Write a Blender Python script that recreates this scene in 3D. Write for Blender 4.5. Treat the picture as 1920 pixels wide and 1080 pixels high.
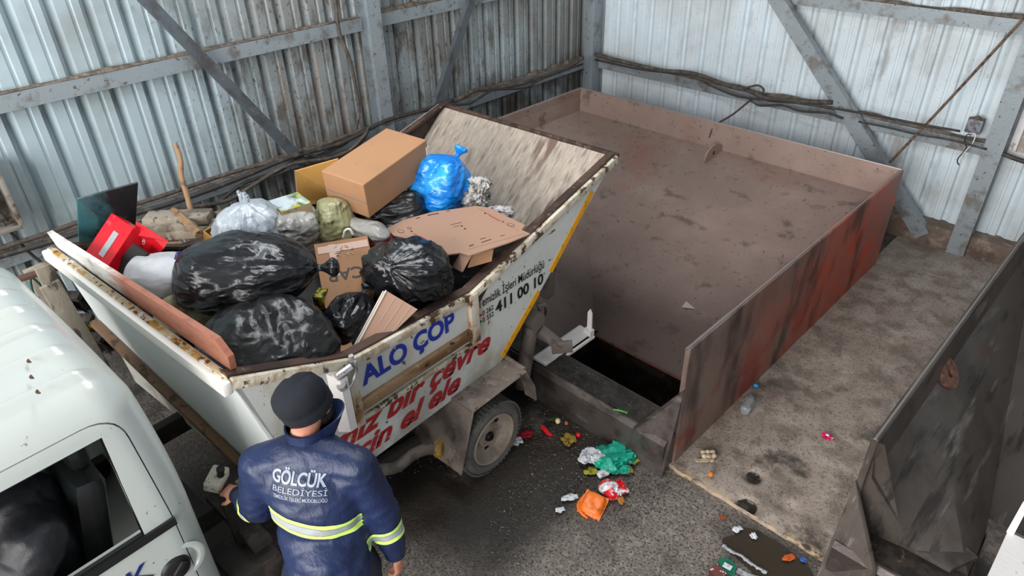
import bpy, bmesh, math, random
from mathutils import Vector, Matrix, noise, geometry
from mathutils.bvhtree import BVHTree
PI=math.pi
scn=bpy.context.scene
for o in list(bpy.data.objects): bpy.data.objects.remove(o)
# ------------------------------------------------------------------ camera
FPX=1312.0
CR=Matrix(((0.7166875,-0.36767179,0.59260145),(0.69700478,0.4060341,-0.59103354),(-0.02331003,0.8366324,0.54726856)))
CAM=Vector((0,0,3.7))
cd=bpy.data.cameras.new('camera'); cam=bpy.data.objects.new('camera',cd); scn.collection.objects.link(cam)
cd.sensor_width=36; cd.lens=FPX/1920*36; cd.clip_start=.05; cd.clip_end=200
cam.matrix_world=Matrix.Translation(CAM)@CR.to_4x4()
scn.camera=cam
# ------------------------------------------------------------------ world, lights, exposure
w=bpy.data.worlds.new('world'); scn.world=w; w.use_nodes=True
bg=w.node_tree.nodes['Background']; bg.inputs[0].default_value=(.86,.93,1,1); bg.inputs[1].default_value=.42
def area(name,loc,target,sx,sy,power,col):
    l=bpy.data.lights.new(name,'AREA'); l.shape='RECTANGLE'; l.size=sx; l.size_y=sy; l.energy=power; l.color=col
    o=bpy.data.objects.new(name,l); scn.collection.objects.link(o); o.location=loc
    o.rotation_euler=(Vector(target)-Vector(loc)).to_track_quat('-Z','Y').to_euler(); return o
area('daylight_opening',(-1.6,-5.2,3.4),(-2.8,3.5,1.0),8,4.2,860,(1,.985,.96))
area('roof_skylight',(-3.6,2.2,5.35),(-3.6,2.3,0),3.6,1.0,112,(.93,.97,1))
vs=scn.view_settings; vs.view_transform='Standard'; vs.look='None'; vs.exposure=0.5; vs.gamma=1
# ------------------------------------------------------------------ measuring helpers
def ray(px,py):
    v=CR@Vector((px-960,540-py,-FPX)); return v.normalized()
def az(px,py,z): r=ray(px,py); return CAM+r*((z-CAM.z)/r.z)
def ax(px,py,x): r=ray(px,py); return CAM+r*((x-CAM.x)/r.x)
def ay(px,py,y): r=ray(px,py); return CAM+r*((y-CAM.y)/r.y)
ER=Vector((.717,.697,0)); EF=Vector((-.697,.717,0)); EZ=Vector((0,0,1))
# ------------------------------------------------------------------ materials
def lin(c):
    return tuple(((v/255)/12.92 if v/255<=.04045 else ((v/255+.055)/1.055)**2.4) for v in c)+(1,)
MATS={}
def mat(name,col,rough=.6,metal=0,layers=(),bump=(),spec=.5,alpha=1,trans=0,coat=0,emit=None,world=False,ior=1.45):
    if name in MATS: return MATS[name]
    m=bpy.data.materials.new(name); m.use_nodes=True; nt=m.node_tree; N=nt.nodes; L=nt.links
    b=N['Principled BSDF']; b.inputs['Roughness'].default_value=rough; b.inputs['Metallic'].default_value=metal
    b.inputs['Specular IOR Level'].default_value=spec; b.inputs['Alpha'].default_value=alpha
    b.inputs['Transmission Weight'].default_value=trans; b.inputs['Coat Weight'].default_value=coat; b.inputs['IOR'].default_value=ior
    b.inputs['Base Color'].default_value=lin(col)
    if emit: b.inputs['Emission Color'].default_value=lin(col); b.inputs['Emission Strength'].default_value=emit
    tc=N.new('ShaderNodeTexCoord')
    if world: src=N.new('ShaderNodeNewGeometry').outputs['Position']
    else: src=tc.outputs['Object']
    def tex(s,d,st,kind,seed,dist=0):
        mp=N.new('ShaderNodeMapping'); mp.inputs['Scale'].default_value=st; mp.inputs['Location'].default_value=(seed*1.7,seed*.9,seed*2.3)
        L.new(src,mp.inputs[0])
        if kind=='vor':
            t=N.new('ShaderNodeTexVoronoi'); t.inputs['Scale'].default_value=s; L.new(mp.outputs[0],t.inputs['Vector']); return t.outputs['Distance']
        t=N.new('ShaderNodeTexNoise'); t.inputs['Scale'].default_value=s; t.inputs['Detail'].default_value=d; t.inputs['Roughness'].default_value=.6
        t.inputs['Distortion'].default_value=dist
        if kind=='ridge':
            t.noise_type='RIDGED_MULTIFRACTAL'; t.normalize=True
        L.new(mp.outputs[0],t.inputs['Vector']); return t.outputs['Fac']
    def rng(v,lo,hi):
        r=N.new('ShaderNodeMapRange'); r.interpolation_type='SMOOTHSTEP'
        r.inputs['From Min'].default_value=lo; r.inputs['From Max'].default_value=hi
        if lo>hi:
            r.inputs['From Min'].default_value=hi; r.inputs['From Max'].default_value=lo; r.inputs['To Min'].default_value=1; r.inputs['To Max'].default_value=0
        L.new(v,r.inputs['Value']); return r.outputs['Result']
    cur=None; rc=None; sep=None
    for i,ly in enumerate(layers):
        f=rng(tex(ly.get('s',5),ly.get('d',5),ly.get('st',(1,1,1)),ly.get('k','noise'),ly.get('seed',i+1),ly.get('dist',0)),ly.get('lo',.5),ly.get('hi',.6))
        for (axi,lo,hi) in ly.get('m',()):
            if sep is None: sep=N.new('ShaderNodeSeparateXYZ'); L.new(src,sep.inputs[0])
            g=rng(sep.outputs[axi],lo,hi); mu=N.new('ShaderNodeMath'); mu.operation='MULTIPLY'; L.new(f,mu.inputs[0]); L.new(g,mu.inputs[1]); f=mu.outputs[0]
        if 'a' in ly:
            mu=N.new('ShaderNodeMath'); mu.operation='MULTIPLY'; L.new(f,mu.inputs[0]); mu.inputs[1].default_value=ly['a']; f=mu.outputs[0]
        mx=N.new('ShaderNodeMix'); mx.data_type='RGBA'; L.new(f,mx.inputs[0])
        if cur is None: mx.inputs[6].default_value=lin(col)
        else: L.new(cur,mx.inputs[6])
        mx.inputs[7].default_value=lin(ly['c']); cur=mx.outputs[2]
        if 'r' in ly:
            mr=N.new('ShaderNodeMix'); L.new(f,mr.inputs[0])
            if rc is None: mr.inputs[2].default_value=rough
            else: L.new(rc,mr.inputs[2])
            mr.inputs[3].default_value=ly['r']; rc=mr.outputs[0]
    if cur is not None: L.new(cur,b.inputs['Base Color'])
    if rc is not None: L.new(rc,b.inputs['Roughness'])
    prev=None
    for j,bp in enumerate(bump):
        s,strg,d=bp[:3]; st=bp[3] if len(bp)>3 else (1,1,1); kind=bp[4] if len(bp)>4 else 'noise'; dist=bp[5] if len(bp)>5 else .01
        bn=N.new('ShaderNodeBump'); bn.inputs['Strength'].default_value=strg; bn.inputs['Distance'].default_value=dist
        L.new(tex(s,d,st,kind,j+11,.3),bn.inputs['Height'])
        if prev is not None: L.new(prev,bn.inputs['Normal'])
        prev=bn.outputs[0]
    if prev is not None: L.new(prev,b.inputs['Normal'])
    MATS[name]=m; return m
# ------------------------------------------------------------------ objects
COL=scn.collection
def empty(name,loc,rz=0,label=None,cat=None,group=None):
    o=bpy.data.objects.new(name,None); COL.objects.link(o); o.location=loc; o.rotation_euler=(0,0,rz); o.empty_display_size=.1
    tag(o,label,cat,group); return o
def tag(o,label=None,cat=None,group=None,kind=None):
    if label: o['label']=label
    if cat: o['category']=cat
    if group: o['group']=group
    if kind: o['kind']=kind
    return o
def obj(name,bm,mats,parent=None,label=None,cat=None,group=None,kind=None,smooth=35,local=False,origin=None):
    """local=True: the bmesh is in the thing's own frame; otherwise in world metres"""
    if not isinstance(mats,(list,tuple)): mats=[mats]
    bmesh.ops.recalc_face_normals(bm,faces=bm.faces[:])
    root=parent
    if parent is not None and not local:
        base=Vector((0,0,0)); p=parent
        while p is not None: base+=p.location; p=p.parent
        bmesh.ops.translate(bm,verts=bm.verts[:],vec=-base)
    me=bpy.data.meshes.new(name); loc=Vector((0,0,0))
    if parent is None and bm.verts and kind!='structure':
        if origin is None:
            xs=[v.co for v in bm.verts]; origin=Vector(((min(c.x for c in xs)+max(c.x for c in xs))/2,(min(c.y for c in xs)+max(c.y for c in xs))/2,min(c.z for c in xs)))
        loc=Vector(origin); bmesh.ops.translate(bm,verts=bm.verts[:],vec=-loc)
    bm.to_mesh(me); bm.free()
    for m in mats: me.materials.append(m)
    if smooth:
        for p in me.polygons: p.use_smooth=True
        if smooth<180: me.set_sharp_from_angle(angle=math.radians(smooth))
    o=bpy.data.objects.new(name,me); COL.objects.link(o); o.location=loc
    if parent is not None: o.parent=parent
    return tag(o,label,cat,group,kind)
def quad(bm,pts,mi=0):
    f=bm.faces.new([bm.verts.new(p) for p in pts]); f.material_index=mi; return f
def box(bm,c,s,R=None,mi=0,bev=0):
    c=Vector(c); vs=[]
    for x in (-.5,.5):
        for y in (-.5,.5):
            for z in (-.5,.5):
                v=Vector((x*s[0],y*s[1],z*s[2])); 
                if R is not None: v=R@v
                vs.append(bm.verts.new(c+v))
    fs=[]
    for q in ((0,1,3,2),(4,6,7,5),(0,4,5,1),(2,3,7,6),(0,2,6,4),(1,5,7,3)):
        f=bm.faces.new([vs[i] for i in q]); f.material_index=mi; fs.append(f)
    if bev:
        es=list({e for f in fs for e in f.edges}); bmesh.ops.bevel(bm,geom=es,offset=bev,segments=2,affect='EDGES',profile=.5)
    return vs
def frame(d,up=(0,0,1)):
    d=Vector(d).normalized(); up=Vector(up)
    if abs(d.dot(up))>.98: up=Vector((1,0,0)) if abs(d.x)<.9 else Vector((0,1,0))
    s=d.cross(up).normalized(); u=s.cross(d).normalized()
    return Matrix((s,d,u)).transposed()   # columns: side, along, up
def beam(bm,a,b,w,h,up=(0,0,1),mi=0,bev=0):
    a=Vector(a); b=Vector(b); R=frame(b-a,up); return box(bm,(a+b)/2,(w,(b-a).length,h),R,mi,bev)
def lbeam(bm,a,b,w,h,t,up,side=1,mi=0):
    """L profile: flange w wide, web h tall"""
    a=Vector(a); b=Vector(b); R=frame(b-a,up); L=(b-a).length; m=(a+b)/2
    box(bm,m,(w,L,t),R,mi); box(bm,m+R@Vector((side*(w-t)/2,0,-h/2-t/2)),(t,L,h),R,mi)
def cbeam(bm,a,b,w,h,t,up,mi=0):
    """C channel: web w wide facing up, two flanges h deep"""
    a=Vector(a); b=Vector(b); R=frame(b-a,up); L=(b-a).length; m=(a+b)/2
    box(bm,m,(w,L,t),R,mi)
    for s in (-1,1): box(bm,m+R@Vector((s*(w-t)/2,0,-h/2-t/2)),(t,L,h),R,mi)
def spline(pts,n=8):
    pts=[Vector(p) for p in pts]
    if len(pts)<3: return pts
    out=[]; P=[pts[0]*2-pts[1]]+pts+[pts[-1]*2-pts[-2]]
    for i in range(1,len(P)-2):
        for k in range(n):
            t=k/n; a,b,c,d=P[i-1],P[i],P[i+1],P[i+2]
            out.append(.5*((2*b)+(c-a)*t+(2*a-5*b+4*c-d)*t*t+(3*b-a-3*c+d)*t**3))
    out.append(pts[-1]); return out
def tube(bm,pts,r,seg=8,mi=0,caps=True,smooth=0):
    if smooth:
        m_=len(pts)-1; pts=spline(pts,smooth)
        if isinstance(r,(list,tuple)): r=[r[min(int(i/len(pts)*m_+.0),m_)]*(1-(i/(len(pts)-1)*m_)%1)+r[min(int(i/(len(pts)-1)*m_)+1,m_)]*((i/(len(pts)-1)*m_)%1) for i in range(len(pts))]
    pts=[Vector(p) for p in pts]; n=len(pts); rings=[]; R=None
    for i,p in enumerate(pts):
        d=(pts[min(i+1,n-1)]-pts[max(i-1,0)]).normalized()
        if R is None: F=frame(d); s=F.col[0]; u=F.col[2]
        else:
            s=(s-d*s.dot(d)).normalized(); u=s.cross(d)
        R=1; rr=r[i] if isinstance(r,(list,tuple)) else r
        rings.append([bm.verts.new(p+(s*math.cos(2*PI*k/seg)+u*math.sin(2*PI*k/seg))*rr) for k in range(seg)])
    for i in range(n-1):
        for k in range(seg):
            f=bm.faces.new((rings[i][k],rings[i][(k+1)%seg],rings[i+1][(k+1)%seg],rings[i+1][k])); f.material_index=mi
    if caps:
        for rg in (rings[0],rings[-1][::-1]):
            f=bm.faces.new(rg); f.material_index=mi
def prism(bm,pts,vec,mi=0):
    """extrude a planar outline by vec"""
    pts=[Vector(p) for p in pts]; vec=Vector(vec); a=[bm.verts.new(p) for p in pts]; b=[bm.verts.new(p+vec) for p in pts]
    n=len(pts)
    for f in ([a[i] for i in range(n)],[b[n-1-i] for i in range(n)]):
        f=bm.faces.new(f); f.material_index=mi
    for i in range(n):
        f=bm.faces.new((a[i],b[i],b[(i+1)%n],a[(i+1)%n])); f.material_index=mi
def lathe(bm,prof,c,axis,seg=40,mi=0,up=(0,0,1)):
    """prof: (radius, offset along axis)"""
    c=Vector(c); F=frame(axis,up); s,u,d=F.col[0],F.col[2],F.col[1]; rings=[]
    for r,h in prof:
        if r<1e-5: rings.append([bm.verts.new(c+d*h)])
        else: rings.append([bm.verts.new(c+d*h+(s*math.cos(2*PI*k/seg)+u*math.sin(2*PI*k/seg))*r) for k in range(seg)])
    for i in range(len(rings)-1):
        A,B=rings[i],rings[i+1]
        for k in range(seg):
            k2=(k+1)%seg
            if len(A)==1 and len(B)==1: continue
            if len(A)==1: f=bm.faces.new((A[0],B[k],B[k2]))
            elif len(B)==1: f=bm.faces.new((A[k],A[k2],B[0]))
            else: f=bm.faces.new((A[k],A[k2],B[k2],B[k]))
            f.material_index=mi
def sheet(bm,fn,nu,nv,t=0,mi=0):
    """grid surface fn(u,v); t>0 gives it thickness"""
    g=[[bm.verts.new(fn(i/nu,j/nv)) for j in range(nv+1)] for i in range(nu+1)]
    fs=[]
    for i in range(nu):
        for j in range(nv):
            f=bm.faces.new((g[i][j],g[i+1][j],g[i+1][j+1],g[i][j+1])); f.material_index=mi; fs.append(f)
    if t:
        bmesh.ops.recalc_face_normals(bm,faces=fs)
        bmesh.ops.solidify(bm,geom=fs,thickness=t)
    return g
def nz(p,s=1,seed=0): return noise.noise(Vector(p)*s+Vector((seed*3.1,seed*1.7,seed*.7)))
def ridge(p,s=1,seed=0): return 1-2*abs(nz(p,s,seed))
def text_bm(body,size,shear=0,off=0,res=4,space=1):
    c=bpy.data.curves.new('t','FONT'); c.body=body; c.size=size; c.shear=shear; c.offset=off; c.resolution_u=res; c.space_character=space
    o=bpy.data.objects.new('t',c); COL.objects.link(o); dg=bpy.context.evaluated_depsgraph_get()
    me=bpy.data.meshes.new_from_object(o.evaluated_get(dg)); bm=bmesh.new(); bm.from_mesh(me)
    bpy.data.objects.remove(o); bpy.data.curves.remove(c); bpy.data.meshes.remove(me)
    xs=[v.co.x for v in bm.verts]; x0=min(xs)
    for v in bm.verts: v.co.x-=x0
    return bm,max(xs)-x0
def merge(dst,src,mi=None):
    me=bpy.data.meshes.new('m'); src.to_mesh(me); n=len(dst.faces); dst.from_mesh(me); bpy.data.meshes.remove(me)
    if mi is not None:
        dst.faces.ensure_lookup_table()
        for f in dst.faces[n:]: f.material_index=mi
    src.free()
def bake(bm,mods):
    """run modifiers over a bmesh and hand back the resulting bmesh"""
    me=bpy.data.meshes.new('b'); bm.to_mesh(me); bm.free(); o=bpy.data.objects.new('b',me); COL.objects.link(o)
    for typ,kw in mods:
        m=o.modifiers.new(typ,typ)
        for k,v in kw.items(): setattr(m,k,v)
    dg=bpy.context.evaluated_depsgraph_get(); m2=bpy.data.meshes.new_from_object(o.evaluated_get(dg)); out=bmesh.new(); out.from_mesh(m2)
    bpy.data.objects.remove(o); bpy.data.meshes.remove(me); bpy.data.meshes.remove(m2); return out
def boolean(bm,cut,op='DIFFERENCE'):
    me=bpy.data.meshes.new('c'); cut.to_mesh(me); cut.free(); o=bpy.data.objects.new('c',me); COL.objects.link(o)
    out=bake(bm,[('BOOLEAN',dict(operation=op,object=o,solver='EXACT'))]); bpy.data.objects.remove(o); bpy.data.meshes.remove(me); return out
def copybm(bm): return bm.copy()
# ================================================================== the shed
XW,YW=-6.02,7.61
M_sheetL=mat('painted_sheet_left',(168,184,190),.4,.1,world=True,layers=(
 dict(c=(120,118,112),s=1.1,d=4,lo=.42,hi=.7,a=.55),
 dict(c=(118,112,106),s=.9,d=5,lo=.25,hi=.55,m=((1,1.6,3.4),),a=.62),
 dict(c=(95,88,80),s=9,d=8,st=(1,1,.35),lo=.5,hi=.66,m=((1,1.8,3.2),(1,8.5,5.2)),a=.8),
 dict(c=(60,54,48),s=42,d=4,st=(1,1,.6),lo=.58,hi=.68,m=((1,1.4,3),(1,8.5,5)),a=.8),
 dict(c=(142,108,80),s=2.6,d=8,st=(1,2.4,.5),lo=.48,hi=.66,m=((1,2.9,3.4),(1,4.3,3.8),(2,2.3,1.7)),a=.75),
 dict(c=(72,62,54),s=2.2,d=6,lo=.35,hi=.62,m=((2,1.45,.9),(1,2.0,3.0)),a=.85)),
 bump=((60,.12,3),))
M_sheetB=mat('painted_sheet_back',(212,224,231),.45,.05,world=True,layers=(
 dict(c=(176,178,176),s=1.2,d=6,lo=.4,hi=.75,a=.65),
 dict(c=(150,140,128),s=7,d=8,st=(1,1,.4),lo=.55,hi=.75,a=.5),
 dict(c=(120,105,92),s=3.2,d=8,st=(1.2,1,.5),lo=.52,hi=.66,m=((0,-2.9,-2.2),(0,-.9,-1.9)),a=.45),
 dict(c=(80,74,68),s=50,d=3,lo=.66,hi=.72,a=.7)),
 bump=((60,.1,3),))
def corrugated(P,u0,u1,z0,z1,pitch,depth):
    """sheet with outward grooves; P(u,d,z)"""
    us=[]; u=u0; w=pitch
    while u<u1-1e-6:
        for a,d in ((0,0),(.26,0),(.30,-.010),(.36,-.010),(.40,0),(.60,0),(.65,-depth),(.76,-depth),(.94,0)):
            if u+a*w<=u1: us.append((u+a*w,d))
        u+=w
    us.append((u1,0)); zs=[z0,z1]
    bm=bmesh.new()
    g=[[bm.verts.new(P(u,d,z)) for z in zs] for u,d in us]
    for i in range(len(us)-1):
        bm.faces.new((g[i][0],g[i+1][0],g[i+1][1],g[i][1]))
    return bm
obj('wall_left',corrugated(lambda u,d,z:(XW+d,u,z),-3.0,YW,0.05,5.2,.25,.07),M_sheetL,kind='structure',smooth=0)
obj('wall_back',corrugated(lambda u,d,z:(u,YW-d,z),XW,3.2,.22,5.2,.25,.03),M_sheetB,kind='structure',smooth=0)
M_conc=mat('rough_concrete',(112,103,96),.7,world=True,layers=(
 dict(c=(140,130,120),s=26,d=9,lo=.47,hi=.62,a=.8),
 dict(c=(60,54,50),s=1.3,d=7,lo=.48,hi=.62,a=.7,r=.45),
 dict(c=(48,42,38),s=60,d=8,lo=.50,hi=.60,a=.85),
 dict(c=(176,168,158),s=110,d=4,lo=.60,hi=.68,a=.7),
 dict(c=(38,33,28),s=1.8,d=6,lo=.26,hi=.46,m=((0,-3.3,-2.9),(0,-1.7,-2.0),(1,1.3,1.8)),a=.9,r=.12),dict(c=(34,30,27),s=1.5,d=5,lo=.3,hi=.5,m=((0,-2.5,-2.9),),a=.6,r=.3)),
 bump=((30,.5,6),(120,.4,4)))
M_slab=mat('slab_concrete',(156,142,131),.7,world=True,layers=(
 dict(c=(176,164,153),s=4,d=10,lo=.45,hi=.62,a=.75),
 dict(c=(112,99,88),s=6,d=11,lo=.44,hi=.66,a=.7),
 dict(c=(54,45,39),s=2.4,d=9,lo=.50,hi=.62,m=((1,5.4,3.8),),a=.9,r=.45),
 dict(c=(60,50,43),s=70,d=8,lo=.52,hi=.64,a=.6),
 dict(c=(185,160,130),s=20,d=6,lo=.4,hi=.6,m=((1,3.16,3.1),),a=.9)),
 bump=((24,.45,7),(90,.35,4)))
YS=3.10
def grid_floor(x0,x1,y0,y1,z,n=(40,40),amp=.006,seed=0,hole=None):
    bm=bmesh.new()
    sheet(bm,lambda u,v:(x0+(x1-x0)*u,y0+(y1-y0)*v,z+amp*nz((x0+(x1-x0)*u,y0+(y1-y0)*v,0),3,seed)),n[0],n[1])
    if hole:
        fs=[f for f in bm.faces if hole(f.calc_center_median())]; bmesh.ops.delete(bm,geom=fs,context='FACES')
    return bm
obj('floor',grid_floor(-7,3.2,-4,3.12,0,(102,71),hole=lambda c:False),M_conc,kind='structure')
def slab():
    bm=bmesh.new(); R=random.Random(2)
    n=60; xs=[-1.64+(4.9)*i/n for i in range(n+1)]
    def top(x,y): 
        z=.035+.008*nz((x,y,0),2.5)
        for (hx,hy,r,d) in POT: 
            q=math.hypot(x-hx,y-hy)/r; 
            if q<1: z-=d*(1-q*q)
        return z
    POT=[(az(1412,893,.03).x,az(1412,893,.03).y,.075,.05),(az(1401,948,.03).x,az(1401,948,.03).y,.085,.055),(az(1475,950,.03).x,az(1475,950,.03).y,.07,.02),(az(1390,845,.03).x,az(1390,845,.03).y,.06,.02)]
    sheet(bm,lambda u,v:(-1.66+4.9*u,YS+.012*nz((u*60,0,0),1)*(1-v)+(7.66-YS)*v**1.3,top(-1.66+4.9*u,YS+(7.66-YS)*v**1.3)),180,150)
    sheet(bm,lambda u,v:(-1.66+4.9*u,YS+.012*nz((u*60,0,0),1),-.02+.055*v),180,1)
    return bm
obj('floor_slab',slab(),M_slab,kind='structure')
bm=bmesh.new(); box(bm,(-1.4,2.3,5.6),(9.4,10.8,.05)); obj('ceiling',bm,mat('roof_sheet',(150,154,156),.6),kind='structure',smooth=0)
# back yard of the pit, ground behind the hopper
bm=bmesh.new(); quad(bm,[(-7,3.12,0),(-5.5,3.12,0),(-5.5,7.7,0),(-7,7.7,0)]); quad(bm,[(-5.5,6.75,0),(-1.6,6.75,0),(-1.6,7.7,0),(-5.5,7.7,0)])
obj('floor_rear',bm,M_conc,kind='structure')
# low dirty plinth at the foot of the back wall
M_plinth=mat('dusty_plinth',(112,96,86),.85,layers=(dict(c=(150,136,124),s=8,d=8,lo=.5,hi=.65,a=.7),dict(c=(70,58,50),s=5,d=8,lo=.5,hi=.65,a=.7)),bump=((25,.6,7),),world=True)
bm=bmesh.new(); beam(bm,(XW,YW-.02,.12),(3.2,YW-.02,.12),.30,.24,bev=.02)
obj('baseboard_back',bm,M_plinth,kind='structure')
# ---- steel framing
M_steel=mat('grey_painted_steel',(146,155,160),.45,.3,world=True,layers=(dict(c=(112,104,96),s=6,d=8,lo=.5,hi=.68,a=.8),dict(c=(80,66,56),s=26,d=6,lo=.6,hi=.68,a=.8),dict(c=(170,178,182),s=3,d=4,lo=.55,hi=.8,a=.4)),bump=((40,.15,5),))
M_steelD=mat('dark_grey_steel',(96,102,108),.45,.35,world=True,layers=(dict(c=(72,66,62),s=6,d=8,lo=.45,hi=.65,a=.7),dict(c=(140,132,122),s=20,d=6,lo=.62,hi=.7,a=.5)),bump=((40,.15,5),))
M_dust=mat('brown_dust',(118,106,94),.95,world=True,layers=(dict(c=(88,76,66),s=14,d=8,lo=.4,hi=.6),dict(c=(160,146,130),s=40,d=6,lo=.58,hi=.66,a=.7)),bump=((60,.8,6),))
def dust_ridge(bm,a,b,w,h,seed=0,n=90,up=(0,0,1)):
    a=Vector(a); b=Vector(b); F=frame(b-a,up); s=F.col[0]; u=F.col[2]; g=[]
    for i in range(n+1):
        p=a.lerp(b,i/n); k=max(.05,.55+.9*nz((i*.21,0,0),1,seed)); row=[]
        for j in range(7):
            t=j/6; row.append(bm.verts.new(p+s*(t-.5)*w*(.8+.3*k)+u*(h*k*math.sin(PI*t)+.004*nz((i*.7,j,0),1,seed))))
        g.append(row)
    for i in range(n):
        for j in range(6): bm.faces.new((g[i][j],g[i+1][j],g[i+1][j+1],g[i][j+1]))
def girt(a,b,up,label,depth=.07,h=.11,dust=1,seed=0,mt=None,dw=.09,dh=.035):
    e=empty('steel_girt',a,0,label,'girt')
    bm=bmesh.new(); cbeam(bm,a,b,h,depth,.006,up); obj('channel',bm,mt or M_steel,e)
    if dust:
        bm=bmesh.new(); o=Vector((0,0,h/2+.004)); inward=-Vector(up)*(depth/2+.0)
        dust_ridge(bm,Vector(a)+o+inward,Vector(b)+o+inward,dw,dh,seed); obj('dust_layer',bm,M_dust,e)
    return e
XG=XW+.10; zU=.575*3.7+.055; zL=.278*3.7+.055
yc1=ax(690,60,XG).y
girt((XG,-2.9,zU),(XG,yc1-.06,zU),(1,0,0),'upper wall girt running left of the mid wall column on the left wall','' and 0 or .08,.12,seed=1,dh=.02)
girt((XG,yc1+.09,zU),(XG,YW-.12,zU),(1,0,0),'upper wall girt right of the mid wall column on the left wall',.08,.12,seed=2)
girt((XG,-2.9,zL),(XG,yc1-.06,zL),(1,0,0),'lower left wall girt behind the wooden boards and cables',.08,.12,seed=3)
girt((XG,yc1+.09,zL),(XG,YW-.12,zL),(1,0,0),'lower left wall girt between mid column and corner column',.08,.12,seed=4,dh=.05)
YG=YW-.10
xbr=ay(1890,200,YG).x
girt((XW+.12,YG,zL),(xbr,YG,zL),(0,-1,0),'lower girt of the back wall carrying the dusty cables',.08,.12,seed=5,dh=.045)
girt((ay(1460,5,YG).x,YG,zU),(3.1,YG,zU),(0,-1,0),'upper girt of the back wall right of the thick diagonal brace',.08,.12,seed=6,dh=.045)
def hcol(name,p0,w,d,label,top=5.1,z0=0.0,mt=None,up=(1,0,0)):
    e=empty(name,(p0[0],p0[1],z0),0,label,'column'); bm=bmesh.new(); u=Vector(up)
    a=Vector((p0[0],p0[1],z0)); b=Vector((p0[0],p0[1],top)); beam(bm,a,b,w,.009,up); beam(bm,a+u*-d,b+u*-d,w,.009,up); beam(bm,a-u*d/2,b-u*d/2,.009,d,up)
    obj('section',bm,mt or M_steel,e); return e
hcol('steel_column',(XW+.22,yc1+.015,0),.15,.15,'tall grey column standing in the middle of the left wall')
bm=bmesh.new(); a=Vector((XW+.16,YW-.16,0)); beam(bm,a,a+Vector((0,0,5.1)),.15,.15,(1,0,0),bev=.006)
obj('corner_column',bm,M_steel,label='square grey column in the corner where both walls meet',cat='column')
pc=ay(1795,462,YW-.2)
hcol('steel_column',(pc.x,YW-.22,.0),.16,.14,'grey column at the right end of the back wall beside the junction box',up=(0,-1,0))
# braces
def brace(p,q,w,label,up,h=.05,mt=None,name='diagonal_brace',sd=1):
    bm=bmesh.new(); lbeam(bm,p,q,w,h,.007,up,side=sd); return obj(name,bm,mt or M_steel,label=label,cat='brace',smooth=0)
xb=XW+.20
d0=ax(275,0,xb); d1=ax(568,303,xb); brace(d0+(d0-d1)*.5,d1+(d1-d0)*.02,.09,'dark angle iron brace slanting down across the left wall to the cables',(1,0,0),mt=M_steelD)
d0=ax(886,0,xb); d1=ax(822,192,xb); brace(d0+(d0-d1)*.5,d1+(d1-d0)*.55,.09,'narrow grey brace leaning behind the tipper rear corner',(1,0,0),mt=M_steelD)
yb=YW-.24
d0=ay(1455,0,yb); d1=ay(1728,442,yb+.02); e=brace(d0+(d0-d1)*.4,d1,.15,'thick pale grey diagonal brace across the back wall',(0,-1,0),.08,sd=-1)
d0=ay(1918,35,yb); d1=ay(1668,305,yb); bm=bmesh.new(); tube(bm,[d0+(d0-d1)*.3,(d0+d1)/2+Vector((0,0,-.02)),d1],.013,8,smooth=6)
obj('brace_rod',bm,mat('rusty_rod',(122,98,82),.7,.3,layers=(dict(c=(80,62,50),s=30,lo=.5,hi=.6),)),label='thin brown rod slanting up the back wall to the right',cat='rod')
bm=bmesh.new(); g=[az(1845,478,.03),az(1870,493,.03),az(1893,462,.25)]; prism(bm,[g[0]+Vector((0,.05,0)),g[1],ay(1893,462,g[1].y+.05)],(0,.012,0))
obj('foot_gusset',bm,M_steel,label='small triangular steel plate at floor level right of the back wall column',cat='plate',smooth=0)
# window frame edge
bm=bmesh.new(); wy=YW-.05; w0=ay(1891,280,wy); w0.x
for (u0,u1,v0,v1) in ((0,.06,0,1.2),(0,1.2,-.07,0),(0,1.2,1.2,1.27)):
    box(bm,(w0.x+(u0+u1)/2,wy,w0.z+(v0+v1)/2),(u1-u0,.06,v1-v0),bev=.004)
fr=obj('window_1',bm,mat('white_window_paint',(222,220,220),.5,layers=(dict(c=(150,135,125),s=20,lo=.55,hi=.65,a=.7),)),kind='structure')
bm=bmesh.new(); box(bm,(w0.x+.63,wy+.01,w0.z+.6),(1.14,.012,1.2)); obj('window_pane',bm,mat('dusty_glass',(150,140,132),.4,alpha=1,layers=(dict(c=(200,195,190),s=30,lo=.5,hi=.7,a=.7),)),parent=fr,local=False)
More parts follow.
